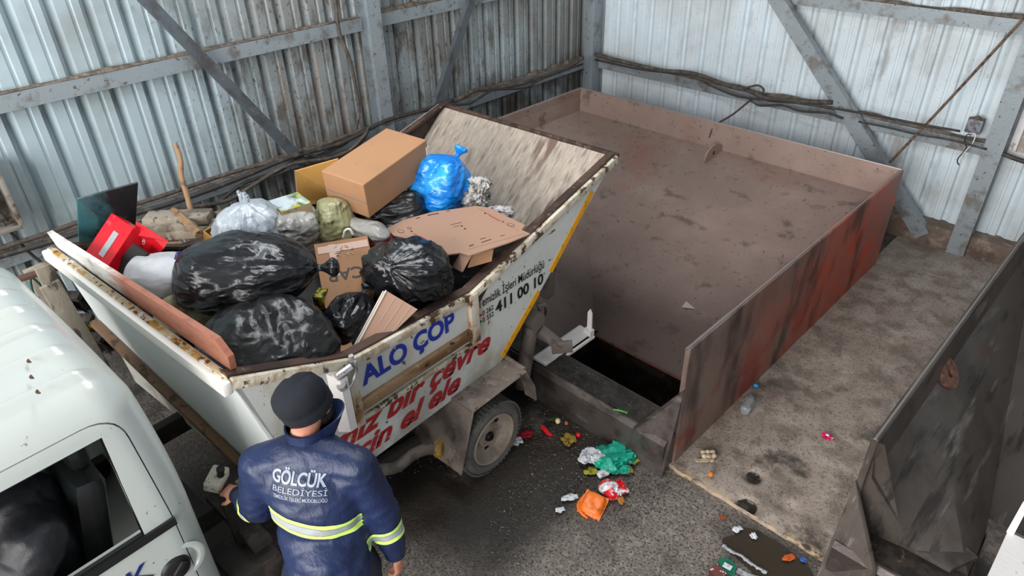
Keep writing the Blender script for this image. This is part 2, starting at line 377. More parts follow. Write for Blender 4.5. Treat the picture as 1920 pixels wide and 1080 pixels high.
# ================================================================== steel loading bins
M_binI=mat('bin_steel_inside',(146,124,114),.62,.25,world=True,layers=(
 dict(c=(164,142,132),s=1.3,d=6,lo=.42,hi=.7,a=.8),
 dict(c=(150,100,86),s=1.2,d=7,lo=.52,hi=.74,m=((2,.3,.5),),a=.55),
 dict(c=(70,58,52),s=4.5,d=10,st=(.9,1.1,1.4),lo=.55,hi=.70,a=.6),
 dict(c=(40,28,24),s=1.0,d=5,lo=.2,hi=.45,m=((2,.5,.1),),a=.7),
 dict(c=(36,26,24),s=30,d=5,lo=.62,hi=.70,a=.7)),bump=((14,.25,8),(80,.15,4)))
M_binO=mat('bin_steel_outside',(134,114,105),.5,.35,world=True,layers=(
 dict(c=(186,92,72),s=1.2,d=7,st=(1,.8,1.0),lo=.30,hi=.58,m=((1,3.4,5.0),),a=.85),dict(c=(206,74,38),s=2.6,d=8,st=(1,.9,1.2),lo=.52,hi=.62,m=((1,3.8,6.0),),a=.85,seed=6),
 dict(c=(150,60,44),s=1.7,d=7,st=(1,.9,1.2),lo=.5,hi=.62,m=((2,.85,.2),),a=.75,seed=4),
 dict(c=(52,46,42),s=3,d=9,st=(1,1,.35),lo=.48,hi=.66,a=.8),
 dict(c=(40,34,30),s=3.2,d=8,st=(1,1,.4),lo=.35,hi=.6,m=((2,.6,.98),(1,5.5,3.4)),a=.45),
 dict(c=(190,180,168),s=46,d=4,lo=.68,hi=.73,a=.9)),bump=((14,.3,8),(70,.2,4)))
M_curb=mat('worn_curb_steel',(98,90,86),.42,.5,world=True,layers=(dict(c=(66,58,54),s=4,d=9,lo=.42,hi=.62,a=.85),dict(c=(140,132,126),s=7,d=8,st=(.4,1,1),lo=.58,hi=.7,a=.6),dict(c=(120,70,56),s=9,d=6,lo=.64,hi=.72,a=.6)),bump=((25,.3,7),))
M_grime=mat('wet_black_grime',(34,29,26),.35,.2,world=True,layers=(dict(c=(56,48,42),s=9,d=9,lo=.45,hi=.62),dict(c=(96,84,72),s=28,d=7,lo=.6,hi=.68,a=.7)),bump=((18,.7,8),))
M_bin2=mat('second_bin_steel',(92,84,78),.42,.4,world=True,layers=(
 dict(c=(66,58,52),s=1.4,d=8,lo=.45,hi=.62,a=.7),
 dict(c=(150,142,134),s=10,d=8,st=(1.6,.16,.4),lo=.56,hi=.70,a=.6),
 dict(c=(38,33,30),s=8,d=8,st=(1.6,.2,.4),lo=.52,hi=.66,a=.75,seed=7),
 dict(c=(104,66,52),s=3,d=8,lo=.62,hi=.72,a=.5)),bump=((20,.25,7,(1.5,.3,.5)),))
M_edge=mat('worn_bright_edge',(150,142,136),.4,.6)
def slope_z(y): return max(0,(y-3.95)*.75/2.7)
def bin_(x0,x1,xn,xf,xi,base,label,inner,outer,side):
    """steel loading bin; xn = wall near the camera lane"""
    e=empty('loading_bin',base,0,label,'bin',None)
    yb,yf,zt=6.70,3.13,1.02; t=.018
    for x,nm in ((xn,'near'),(xf,'far')):
        s=1 if x==xn else -1
        bm=bmesh.new(); prism(bm,[(x-t,yf,0.0),(x-t,yb,0.0),(x-t,yb,zt),(x-t,yf,zt)],(2*t,0,0))
        bmesh.ops.bevel(bm,geom=[ed for ed in bm.edges],offset=.004,segments=1,affect='EDGES')
        # outer/inner material
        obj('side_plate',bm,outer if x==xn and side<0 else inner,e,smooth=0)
    ya=3.28; zf=.76; yr=yb-.06
    def back(u,v):
        if v>.8: t_=(v-.8)/.2; return (x0+(x1-x0)*u,yr+.05*t_,zf+(zt-zf)*t_)
        t_=v/.8; xa=xi+(x0-xi)*t_; y=3.95+(yr-3.95)*t_; return (xa+(x1-xa)*u,y,zf*t_+.012*nz((u*6,v*6,0),1,3)*math.sin(PI*t_)*math.sin(PI*u))
    B0=Vector((x0+(xi-x0)*.5,3.24,.285)); B1=Vector((xi+.03,3.27,.25)); B2=Vector((xi,3.95,0))
    def left(u,v):
        bot=B0.lerp(B1,u/.3) if u<.3 else B1.lerp(B2,(u-.3)/.7)
        ty=3.135+(yr-3.135)*max(0,(u-.08)/.92)**.9 if u>.08 else 3.135
        if v>.8: t_=(v-.8)/.2; return (x0+.045-.04*t_,min(ty+.02*t_,yr+.02),zf+(zt-.01-zf)*t_)
        t_=v/.8; p=bot.lerp(Vector((x0+.045,ty,zf)),t_); p.z+=.010*nz((u*6,v*6,5),1,3)*math.sin(PI*t_)*math.sin(PI*u); return p
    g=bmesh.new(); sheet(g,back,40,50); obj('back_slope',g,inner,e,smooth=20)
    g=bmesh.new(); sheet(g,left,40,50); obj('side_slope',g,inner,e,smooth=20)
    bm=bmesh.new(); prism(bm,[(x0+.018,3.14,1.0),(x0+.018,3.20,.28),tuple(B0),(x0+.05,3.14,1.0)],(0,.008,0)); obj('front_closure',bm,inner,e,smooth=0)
    bm=bmesh.new(); box(bm,((x0+x1)/2,yb+.012,.5+.01),(x1-x0,.02,1.02)); obj('rear_plate',bm,outer,e,smooth=0)
    # pit below the press
    bm=bmesh.new(); zp=-.75
    quad(bm,[(x0,3.27,zp),(x1,3.27,zp),(x1,4.0,zp),(x0,4.0,zp)]); quad(bm,[(x0,3.95,0),(x1,3.95,0),(x1,4.0,zp),(x0,4.0,zp)])
    quad(bm,[(x0,3.30,.28),(x1,3.30,.28),(x1,3.27,zp),(x0,3.27,zp)])
    for x in (xi,x1): quad(bm,[(x,3.27,zp),(x,4.0,zp),(x,4.0,.02),(x,3.27,.3)])
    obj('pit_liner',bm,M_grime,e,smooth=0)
    # curb
    bm=bmesh.new(); yc0=3.0; prism(bm,[(x0,yc0,0),(x0,yc0-.0,.27),(x0,yc0+.03,.30),(x0,3.26,.30),(x0,3.30,.28),(x0,3.30,-.1),(x0,yc0,-.1)],(x1-x0,0,0)); obj('front_curb',bm,M_curb,e,smooth=0)
    bm=bmesh.new(); sheet(bm,lambda u,v:(x0+(x1-x0)*u,3.05+.22*v,.303+.02*max(0,nz((u*22,v*3,0),1,5))*(1 if 0<u<1 else 0)),90,6); obj('curb_grime',bm,M_grime,e)
    # gussets at the front corners
    for x,s in ((x0,1),(x1,-1)):
        bm=bmesh.new(); prism(bm,[(x-s*.02,2.985,0),(x-s*.02,3.11,.70),(x+s*.22,2.985,.30),(x+s*.31,2.985,.0)],(0,.012,0)) if False else prism(bm,[(x-s*.02,3.12,.70),(x-s*.02,2.985,0.0),(x+s*.30,2.985,.02),(x+s*.24,2.985,.30)],(0,.014,.004))
        obj('corner_gusset',bm,M_curb if s<0 else outer,e,smooth=0)
    bm=bmesh.new(); tube(bm,[(xn,yf,zt),(xn,yb,zt),(xf,yb,zt),(xf,yf,zt)],.009,6); obj('top_edge',bm,M_edge,e)
    bm=bmesh.new(); tube(bm,[(x0+.02,3.94,.004),(x1-.02,3.94,.004)],.012,6); obj('press_lip',bm,mat('lip_rust',(96,58,46),.6,.3,layers=(dict(c=(60,44,38),s=30),)),e)
    return e
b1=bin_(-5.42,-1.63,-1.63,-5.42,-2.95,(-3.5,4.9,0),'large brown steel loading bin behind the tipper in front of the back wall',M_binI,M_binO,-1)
b2=bin_(-.51,3.2,-.51,3.2,.10,(1.3,4.9,0),'dark worn steel bin at the right edge of the photo across the concrete slab',M_bin2,M_bin2,1)
def slope_hit(px,py):
    r=ray(px,py); k=.75/2.7; t=(k*(CAM.y-3.95)-CAM.z)/(r.z-k*r.y); return CAM+r*t
SN=Vector((0,-.75,2.7)).normalized(); SU=Vector((0,2.7,.75)).normalized()
def lug(p,parent,mt,r=.085,ang=0):
    ax_=Vector((1,0,0)); bm=bmesh.new(); n=24; D=(SU*math.cos(ang)+ax_*math.sin(ang))
    pts=[p+D*(r*1.25*math.cos(a))+SN*(max(0,r*(.3+math.sin(a)))) for a in [(-.35+ (PI+.7)*i/n) for i in range(n+1)]]
    w_=D.cross(SN).normalized()*.022; prism(bm,[q-w_/2 for q in pts],w_)
    hole=bmesh.new(); tube(hole,[p+SN*r*.55-w_*2,p+SN*r*.55+w_*2],.022,16); bm=boolean(bm,hole)
    return obj('lifting_lug',bm,mt,parent,smooth=30)
M_rustplate=mat('rusty_plate',(128,88,74),.7,.2,world=True,layers=(dict(c=(86,60,50),s=30,d=6,lo=.45,hi=.62),),bump=((60,.4,5),))
lug(slope_hit(1337,295),b1,mat('lug_steel',(150,128,118),.6,.2),.115,0.1)
# disc-shaped lug of the second bin lying against its plate
a_=Vector((-.465,3.5,.76)); b_=Vector((.10,3.5,0)); SN2=Vector((.76,0,.565)).normalized(); r=ray(1772,700); p=CAM+r*((a_-CAM).dot(SN2)/r.dot(SN2)); bm=bmesh.new(); lathe(bm,[(.03,0.0),(.03,.03),(.10,.03),(.105,.0)],p+SN2*.004,SN2,28)
obj('lifting_lug',bm,M_rustplate,b2)
M_white=mat('chipped_white_sunlit_steel',(236,230,228),.45,.0,world=True,layers=(dict(c=(120,112,108),s=24,d=8,lo=.62,hi=.70,a=.8),),bump=((40,.2,5),))  # on pit rails and spikes the white stands in for sunlight
def rail(xc,y0,y1,wd,parent,z=.315):
    bm=bmesh.new(); box(bm,(xc,(y0+y1)/2,z),(wd,y1-y0,.02)); box(bm,(xc+wd/2+.02,(y0+y1)/2,z-.03),(.02,y1-y0,.02)); box(bm,(xc-wd*.33,(y0+y1)/2,z+.012),(.008,y1-y0,.01))
    obj('pit_rail',bm,M_white,parent,smooth=0)
    bm=bmesh.new(); s=Vector((xc+wd/2-.03,y1-.03,z)); prism(bm,[s,s+Vector((.045,0,0)),s+Vector((.04,0,.20)),s+Vector((.02,0,.235)),s+Vector((.0,0,.20))],(0,.012,0)); box(bm,s+Vector((.02,.0,.02)),(.07,.05,.05))
    obj('guide_spike',bm,M_white,parent,smooth=0)
rail(-2.80,3.06,3.62,.13,b1); 
bm=bmesh.new(); box(bm,(.42,3.42,.315),(.5,.62,.02)); obj('pit_rail',bm,M_white,b2,smooth=0)
bm=bmesh.new(); s=Vector((.165,3.72,.32)); prism(bm,[s,s+Vector((.035,0,0)),s+Vector((.03,0,.26)),s+Vector((.01,0,.28)),s+Vector((.0,0,.25))],(0,.012,0)); obj('guide_spike',bm,M_white,b2,smooth=0)
bm=bmesh.new(); prism(bm,[(-.22,3.24,.305),(.02,3.24,.305),(.10,3.42,.305),(-.10,3.56,.25),(-.3,3.40,.305)],(0,0,.03)); obj('broken_plate',bm,M_curb,b2,smooth=0)
# triangular scrap of paper
p=slope_hit(1288,578); bm=bmesh.new(); prism(bm,[p+SN*.01+Vector((-.035,-.03,0)),p+SN*.012+Vector((.07,.02,.005)),p+SN*.01+SU*.06+Vector((-.045,0,0))],SN*.003)
obj('paper_scrap',bm,mat('grey_paper',(150,140,136),.8),label='small grey triangle of paper stuck on the slope of the brown bin',cat='paper',smooth=0)
# thin pole from the cable tray down into the bin
bm=bmesh.new(); a=ay(1408,187,YW-.13); b=Vector(ay(1340,236,6.72)); tube(bm,[a,(a+b)/2+Vector((0,0,-.02)),b,b+Vector((-.01,-.06,-.12))],.011,8,smooth=6)
obj('hanging_rod',bm,mat('brown_rod',(92,78,70),.7,.3),label='short dirty rod reaching from the wall cables over the brown bin edge',cat='rod')
# ================================================================== the tipper truck
TA=.045; TO=Vector((-2.49,2.165,0)); tex_=Vector((math.cos(TA),math.sin(TA),0)); tey_=Vector((-math.sin(TA),math.cos(TA),0))
def toL(w): d=Vector(w)-TO; return Vector((d.dot(tex_),d.dot(tey_),d.z))
def toW(l): return TO+tex_*l[0]+tey_*l[1]+Vector((0,0,l[2]))
def lx(px,py,x):
    r=ray(px,py); t=((TO+tex_*x-CAM).dot(tex_))/r.dot(tex_); return toL(CAM+r*t)
def ly(px,py,y):
    r=ray(px,py); t=((TO+tey_*y-CAM).dot(tey_))/r.dot(tey_); return toL(CAM+r*t)
def lz(px,py,z): return toL(az(px,py,z))
truck=empty('tipper_truck',TO,TA,'small white garbage tipper truck loaded with rubbish, backed up to the brown bin','truck')
def tp(name,bm,m,parent=None,label=None,smooth=30): return obj(name,bm,m,parent or truck,label=label,local=True,smooth=smooth)
M_side=mat('chipped_white_paint',(206,208,203),.42,layers=(
 dict(c=(170,172,166),s=2,d=7,lo=.4,hi=.7,a=.5),
 dict(c=(178,160,128),s=3.5,d=8,st=(1,1,.35),lo=.55,hi=.70,a=.6),
 dict(c=(60,48,40),s=16,d=7,st=(1,1,.8),lo=.64,hi=.68,a=.9),
 dict(c=(80,62,48),s=9,d=9,st=(1,.6,2.2),lo=.655,hi=.68,a=.9,seed=8),
 dict(c=(142,138,128),s=3,d=7,lo=.4,hi=.6,m=((2,1.0,.66),),a=.7)),bump=((30,.12,6),))
M_rim=mat('flaking_cream_rim',(206,196,178),.6,layers=(
 dict(c=(160,140,112),s=12,d=8,lo=.45,hi=.6,a=.8),
 dict(c=(70,48,34),s=14,d=9,lo=.55,hi=.60,a=.95),
 dict(c=(186,132,50),s=8,d=8,lo=.62,hi=.66,a=.7)),bump=((30,.5,7),))
M_rimTop=mat('brown_rim_top',(82,62,52),.75,.2,layers=(dict(c=(52,38,32),s=10,d=8,st=(1,.4,1),lo=.45,hi=.62),dict(c=(130,104,84),s=24,d=7,lo=.6,hi=.68,a=.6)),bump=((30,.5,7),))
M_rustW=mat('rust_streaked_white',(200,190,172),.55,layers=(dict(c=(150,98,48),s=5,d=8,lo=.46,hi=.6,a=.9),dict(c=(78,50,34),s=9,d=9,lo=.55,hi=.63,a=.9)),bump=((30,.4,7),))
M_rustR=mat('rusty_rail',(150,122,92),.6,.1,layers=(dict(c=(110,74,42),s=7,d=9,st=(1,.25,1),lo=.42,hi=.58,a=.9),dict(c=(190,178,156),s=9,d=7,lo=.56,hi=.66,a=.7),dict(c=(56,40,30),s=18,d=8,lo=.6,hi=.66)),bump=((40,.4,7),))
M_ply=mat('scoured_rear_plate',(150,138,126),.6,.1,layers=(
 dict(c=(176,162,146),s=26,d=10,st=(1.4,.3,.4),lo=.42,hi=.64,a=.7),
 dict(c=(100,90,82),s=22,d=10,st=(1.5,.25,.4),lo=.5,hi=.68,a=.75,seed=5),
 dict(c=(88,60,50),s=1.6,d=7,st=(3,.6,.6),lo=.57,hi=.66,a=.85,seed=9),
 dict(c=(60,50,44),s=3,d=5,lo=.35,hi=.6,m=((2,1.55,1.28),),a=.7)),bump=((24,.3,8,(2,.4,.6)),))
M_dark=mat('truck_dark_steel',(52,48,45),.6,.3,layers=(dict(c=(84,76,70),s=8,d=8,lo=.52,hi=.66,a=.7),),bump=((30,.4,6),))
M_fend=mat('muddy_fender',(136,124,114),.6,.25,layers=(dict(c=(84,74,68),s=3,d=8,lo=.42,hi=.62,a=.85),dict(c=(170,156,142),s=8,d=7,lo=.58,hi=.7,a=.6),dict(c=(70,38,34),s=12,d=9,lo=.60,hi=.66,a=.7)),bump=((30,.4,6),))
XS,XL=-.16,-1.93; TH=.03
def XLy(y): return XL-.12*max(0,min(1,(.2-y)/1.6))
A,B,Cc,D,E_,F_=(-1.37,1.70),(-1.10,.66),(.365,.69),(1.62,1.78),(.13,1.385),(-.75,1.43)
# side panels
def profile(bm,xf,t):
    """side sheet in three quads so the rim line keeps its bends"""
    bz=lambda y: B[1]+(Cc[1]-B[1])*(y-B[0])/(Cc[0]-B[0])
    for q in ((A,B,(F_[0],bz(F_[0])),F_),(F_,(F_[0],bz(F_[0])),(E_[0],bz(E_[0])),E_),(E_,(E_[0],bz(E_[0])),Cc,D)):
        prism(bm,[(xf(y),y,z) for y,z in q],(t,0,0))
    bmesh.ops.remove_doubles(bm,verts=bm.verts[:],dist=.0005)
for s in (0,1):
    bm=bmesh.new(); profile(bm,(lambda y:XS) if s==0 else XLy,-TH if s==0 else TH)
    tp('side_panel',bm,M_side,smooth=0)
def Q(x,y,z): return Vector((x,y,z))
# front sheet, floor, rear plate
bm=bmesh.new(); fr=[Q(XS,A[0],A[1]),Q(XLy(A[0]),A[0]-.07,A[1]),Q(XLy(A[0])-.04,-1.34,1.10),Q(-.55,-1.24,.74),Q(XS,-1.17,.80)]
prism(bm,fr,(0,.025,0)); bmesh.ops.triangulate(bm,faces=bm.faces[:]); tp('front_panel',bm,mat('clean_white_paint',(226,230,228),.35,layers=(dict(c=(120,112,104),s=14,d=6,lo=.68,hi=.71,a=.8),)),smooth=0)
bm=bmesh.new(); prism(bm,[Q(XLy(A[0])-.03,-1.33,1.10),Q(-.50,-1.23,.72),Q(-.72,-1.24,.60),Q(-2.16,-1.27,.50)],(0,.02,0)); tp('lower_front_panel',bm,mat('dusty_white_paint',(196,192,182),.5,layers=(dict(c=(150,138,122),s=6,lo=.5,hi=.7),)),smooth=0)
bm=bmesh.new(); beam(bm,Q(XLy(A[0])-.05,-1.375,1.11),Q(-.5,-1.275,.74),.05,.045,bev=.006); tp('brown_cross_bar',bm,mat('brown_bar',(128,98,74),.65,.1,layers=(dict(c=(86,64,48),s=12,lo=.5,hi=.62),)))
bm=bmesh.new(); box(bm,Q(-.42,-1.30,.70),(.16,.14,.22),Matrix.Rotation(.12,3,'X'),bev=.01); tp('bar_end_block',bm,M_rustW)
bm=bmesh.new(); prism(bm,[Q(XS-TH,-1.05,.68),Q(XS-TH,.38,.71),Q(XL+TH,.38,.71),Q(XL+TH,-1.05,.68)],(0,0,.03)); tp('bed_floor',bm,M_dark,smooth=0)
bm=bmesh.new(); sheet(bm,lambda u,v:(XS-TH*.5+(XL+TH-XS)*u,Cc[0]+(D[0]-Cc[0])*v,Cc[1]+(D[1]-Cc[1])*v+.006*nz((u*5,v*4,0))),30,30,.02); tp('rear_plate',bm,M_ply,smooth=20)
bm=bmesh.new(); profile(bm,lambda y:XS-TH-.003,-.004); li=mat('dirty_inner_steel',(70,58,50),.7,.2,layers=(dict(c=(44,36,32),s=6,d=8,lo=.45,hi=.6),dict(c=(112,92,76),s=8,d=8,lo=.6,hi=.7,a=.7))); tp('inner_liner',bm,li,smooth=0)
bm=bmesh.new(); profile(bm,lambda y:XLy(y)+TH+.003,.004); tp('inner_liner',bm,mat('dirty_inner_steel',(70,58,50),.7,.2,layers=(dict(c=(44,36,32),s=6,d=8,lo=.45,hi=.6),dict(c=(112,92,76),s=8,d=8,lo=.6,hi=.7,a=.7))),smooth=0)
# rims
def rimseg(x,s,p,q,name='rim'):
    bm=bmesh.new(); a=Q(x if not callable(x) else x(p[0]),p[0],p[1]); b=Q(x if not callable(x) else x(q[0]),q[0],q[1])
    d=(b-a).normalized(); up=Vector((s,0,0)).cross(d)*-1; up=Q(0,0,1)
    beam(bm,a+Q(s*.012,0,-.022),b+Q(s*.012,0,-.022),.03,.056,bev=.006); return bm
for x,s in ((XS,1),(XLy,-1)):
    bm=bmesh.new()
    for p,q in ((A,F_),(F_,E_),(E_,D)): merge(bm,rimseg(x,s,p,q))
    tp('side_rim',bm,M_rim)
    bm=bmesh.new()
    for p,q in ((A,F_),(F_,E_),(E_,D)):
        a=Q((x if not callable(x) else x(p[0]))-s*.03,p[0],p[1]+.008); b=Q((x if not callable(x) else x(q[0]))-s*.03,q[0],q[1]+.008); beam(bm,a,b,.06,.02)
    tp('rim_cap',bm,M_rimTop)
bm=bmesh.new(); beam(bm,Q(XS+.03,A[0]-.022,A[1]-.035),Q(XLy(A[0])-.03,A[0]-.092,A[1]-.035),.05,.07,bev=.012); tp('front_rim',bm,mat('rusting_white_rim',(236,232,224),.45,layers=(dict(c=(186,130,40),s=11,d=8,lo=.52,hi=.58,m=((1,-1.405,-1.36),),a=.9),dict(c=(110,66,40),s=16,d=8,lo=.54,hi=.6,m=((1,-1.405,-1.36),)))))
bm=bmesh.new(); beam(bm,Q(XS+.02,D[0]+.005,D[1]-.0),Q(XL-.02,D[0]+.005,D[1]-.0),.035,.03,bev=.008); tp('rear_lip',bm,M_rimTop)
bm=bmesh.new(); beam(bm,Q(XS+.0,A[0]+.002,A[1]-.008),Q(XLy(A[0])-.02,A[0]-.066,A[1]-.008),.034,.03,bev=.004); tp('rusted_rim_top',bm,mat('yellow_rusted_rim',(214,196,160),.6,layers=(dict(c=(190,140,50),s=7,d=8,lo=.5,hi=.56,a=.95),dict(c=(110,66,40),s=22,d=8,lo=.54,hi=.58),dict(c=(236,232,226),s=15,d=6,lo=.56,hi=.62)),bump=((40,.5,5),)))
def sbox(name,y0,y1,z0,z1,t,m,bev=.004,x=XS):
    bm=bmesh.new(); box(bm,(x+t/2,(y0+y1)/2,(z0+z1)/2),(t,y1-y0,z1-z0),bev=bev); return tp(name,bm,m)
# framed lettering panel
sbox('panel_rail',-.78,.17,1.075,1.14,.035,M_rustR); sbox('panel_rail',-.78,.17,.995,1.03,.022,M_rim); sbox('panel_post',.10,.17,1.03,1.385,.036,M_rustW); sbox('panel_post',-.80,-.745,.99,1.40,.036,M_rustW)
bm=bmesh.new(); prism(bm,[Q(XS,-.90,1.02),Q(XS,-.90,1.42),Q(XS+.07,-.87,1.40),Q(XS+.07,-.87,1.04)],(0,.045,0)); tp('white_post',bm,M_white)
bm=bmesh.new(); c=Q(XS+.06,-.82,1.42); tube(bm,[c+Q(0,-.06,0),c+Q(0,.03,.01)],.022,12); tube(bm,[c+Q(0,.06,.03),c+Q(0,.05,-.05),c+Q(0,0,-.10),c+Q(0,-.05,-.09)],.010,8,smooth=6); tube(bm,[c+Q(-.02,.055,-.03),c+Q(-.02,.055,.06)],.014,10)
tube(bm,[c+Q(0.01,-.05,-.05),c+Q(.01,-.04,-.075)],.026,12); tp('rim_latch',bm,mat('zinc_latch',(196,196,196),.35,.7,layers=(dict(c=(120,100,84),s=30,lo=.55,hi=.65),)))
# yellow reflective strips on the rear edge
M_yel=mat('amber_strip',(226,158,24),.4,layers=(dict(c=(190,130,30),s=20,lo=.55,hi=.65),))
for (y0,z0),(y1,z1) in (((1.35,1.60),(.90,1.17)),((.77,1.07),(.385,.74))):
    bm=bmesh.new(); a=Q(XS+.004,y0,z0); b=Q(XS+.004,y1,z1); n=Q(0,.62,-.72)*.0; beam(bm,a,b,.045,.004,up=(1,0,0)); tp('amber_strip',bm,M_yel,smooth=0)
# lettering
def side_text(body,y0,y1,zb,h,m,name='lettering',shear=0,off=0,x=XS+.004,slope=0,parent=None):
    bm,wd=text_bm(body,1,shear,off); hh=max(v.co.y for v in bm.verts if True); capb,_=text_bm('H',1); ch=max(v.co.y for v in capb.verts); capb.free()
    k=(y1-y0)/wd; vs=h/ch
    for v in bm.verts: v.co=Vector((x,y0+v.co.x*k,zb+v.co.y*vs+slope*v.co.x*k))
    return tp(name,bm,m,parent,smooth=0)
M_blue=mat('blue_lettering',(28,52,158),.4,layers=(dict(c=(190,190,190),s=26,d=7,lo=.66,hi=.69,a=.8),)); M_red=mat('red_lettering',(166,36,44),.4,layers=(dict(c=(196,190,180),s=22,d=8,lo=.63,hi=.66,a=.8),)); M_blk=mat('black_lettering',(28,28,30),.5)
side_text('ALO ÇOP',-.705,-.01,1.215,.115,M_blue,off=.036)
side_text('Temizlik İşleri Müdürlüğü',.192,.83,1.235,.062,M_blk,off=.006)
side_text('411 00 10',.345,.82,1.12,.078,M_blk,off=.028)
side_text('0 262',.225,.325,1.165,.036,M_blk,off=.008); side_text('0 552',.225,.325,1.115,.036,M_blk,off=.008)
side_text('Temiz bir çevre',-1.20,.285,.885,.135,M_red,shear=.45,off=.03,slope=-.0)
side_text('için el ele',-.90,.0,.735,.125,M_red,shear=.45,off=.03)
for z,mm in ((1.18,mat('red_dot',(170,36,44),.4)),(1.13,mat('green_dot',(30,110,70),.4))):
    bm=bmesh.new(); lathe(bm,[(0,.003),(.017,.003),(.017,0)],(XS+.002,.198,z),(1,0,0),20); tube(bm,[(XS+.006,.19,z+.008),(XS+.006,.192,z-.004),(XS+.006,.206,z-.008)],.0022,5,mi=1,smooth=3); tp('phone_symbol',bm,[mm,mat('white_mark',(230,230,230),.5)])
bm=bmesh.new(); prism(bm,[(XS+.002,.185,1.30),(XS+.002,.21,1.36),(XS+.002,.30,1.44),(XS+.002,.33,1.44),(XS+.002,.29,1.36),(XS+.002,.23,1.30)],(.003,0,0)); tp('rust_patch',bm,M_rimTop,smooth=0)
# wheel pair, fender
M_tyre=mat('dusty_tyre',(92,90,86),.85,layers=(dict(c=(122,118,112),s=8,d=6,lo=.45,hi=.7,a=.6),dict(c=(60,58,56),s=24,lo=.55,hi=.65,a=.6)),bump=((40,.4,5),))
M_wheel=mat('muddy_wheel_disc',(158,146,132),.6,.15,layers=(dict(c=(120,106,94),s=5,d=8,lo=.5,hi=.65,a=.8),dict(c=(178,168,154),s=12,lo=.55,hi=.7,a=.5)),bump=((30,.2,6),))
def wheel(x,y,r,side=1,dual=True):
    bm=bmesh.new(); w_=.17
    for o in ((0,-.20) if dual else (0,)):
        pr=[(.19,-.02),(.20,0),(.235,.006),(r-.02,-.004),(r-.004,-.02),(r,-.04),(r,-w_+.04),(r-.02,-w_),(.2,-w_),(.19,-w_+.02)]
        lathe(bm,[(a,side*(b+o)) for a,b in pr],(x,y,r),(1,0,0),56)
    for k in range(52):
        a=2*PI*k/52; R=Matrix.Rotation(a,3,'X')
        for dx in (-.035,-.13): box(bm,Vector((x+side*dx,y,r))+R@Vector((0,0,r+.002)),(.05,.022,.014),R)
    t=tp('wheel',bm,M_tyre)
    bm=bmesh.new(); lathe(bm,[(.195,side*-.005),(.188,side*.004),(.180,0),(.174,side*-.02),(.165,side*-.05),(.15,side*-.075),(.10,side*-.085),(.085,side*-.06),(.05,side*-.055),(0,side*-.055)],(x,y,r),(1,0,0),48)
    for k in range(5):
        a=2*PI*k/5; lathe(bm,[(.0,side*-.045),(.010,side*-.045),(.011,side*-.06)],Vector((x,y+.066*math.cos(a),r+.066*math.sin(a))),(1,0,0),8)
    d=obj('wheel_disc',bm,M_wheel,t,local=True)
    mh=mat('hub_black',(22,20,19),.5,.3)
    bm=bmesh.new(); lathe(bm,[(0,side*-.03),(.026,side*-.03),(.034,side*-.04),(.036,side*-.056)],(x,y,r),(1,0,0),20); obj('hub',bm,mh,t,local=True)
    for k in range(3):
        a=2*PI*k/3+.5; bm=bmesh.new(); lathe(bm,[(0,side*-.078),(.020,side*-.078),(.022,side*-.086)],Vector((x,y+.122*math.cos(a),r+.122*math.sin(a))),(1,0,0),14); obj('vent_hole',bm,mh,t,local=True)
    return t
wheel(.0,.12,.275); wheel(-1.98,.12,.275,-1)
wheel(-.10,-2.9,.28,1,False); wheel(-1.80,-2.9,.28,-1,False)
bm=bmesh.new(); tube(bm,[(-.2,.12,.275),(-1.8,.12,.275)],.06,14); lathe(bm,[(0,-.14),(.10,-.12),(.15,0),(.10,.12),(0,.14)],(-1.0,.12,.275),(1,0,0),20); tp('rear_axle',bm,M_dark)
def plate(pts,t,vec): 
    bm=bmesh.new(); prism(bm,pts,Vector(vec)*t); return bm
for xo,xi in ((.03,-.42),(-2.02,-1.6)):
    bm=bmesh.new(); prism(bm,[Q(xo,-.09,.69),Q(xo,.41,.69),Q(xi,.41,.69),Q(xi,-.09,.69)],(0,0,.012))
    prism(bm,[Q(xo,-.09,.69),Q(xo,-.235,.26),Q(xi,-.235,.26),Q(xi,-.09,.69)],(0,.012,0)) 
    s=1 if xo>0 else -1
    prism(bm,[Q(xo,.41,.69),Q(xo,.50,.50),Q(xo-s*.11,.50,.50),Q(xo-s*.16,.41,.69)],(0,.012,0)); prism(bm,[Q(xo,.50,.50),Q(xo,.515,.37),Q(xo-s*.10,.515,.37),Q(xo-s*.11,.50,.50)],(0,.012,0)); prism(bm,[Q(xo-s*.16,.41,.69),Q(xo-s*.2,.41,.62),Q(xi,.41,.62),Q(xi,.41,.69)],(0,.012,0))
    bm2=bmesh.new(); tube(bm2,[Q(xo,.41,.70),Q(xo,-.09,.70),Q(xo,-.235,.26)],.010,6); merge(bm,bm2)
    tube(bm,[Q(xo-s*.02,.42,.70),Q(xo-s*.26,.44,.70)],.018,8)
    tp('fender',bm,M_fend,smooth=0)
# filler hose
bm=bmesh.new(); tube(bm,[lx(672,868,-.16),lx(705,880,-.12),lx(742,876,-.08),lx(775,852,-.05),lx(800,842,-.02),lx(818,842,.0)],.036,14,smooth=6)
h=tp('filler_hose',bm,mat('rubber_hose',(84,76,70),.7,layers=(dict(c=(60,54,50),s=12),)),smooth=60)
bm=bmesh.new(); c=lx(818,842,.0); d=Q(.8,.55,.1); lathe(bm,[(.036,-.005),(.05,-.005),(.052,.03),(.045,.04),(0,.04)],c,d,10); obj('hose_cap',bm,mat('yellow_cap',(150,120,44),.5,layers=(dict(c=(110,86,40),s=20),)),h,label='dirty yellow filler cap',local=True)
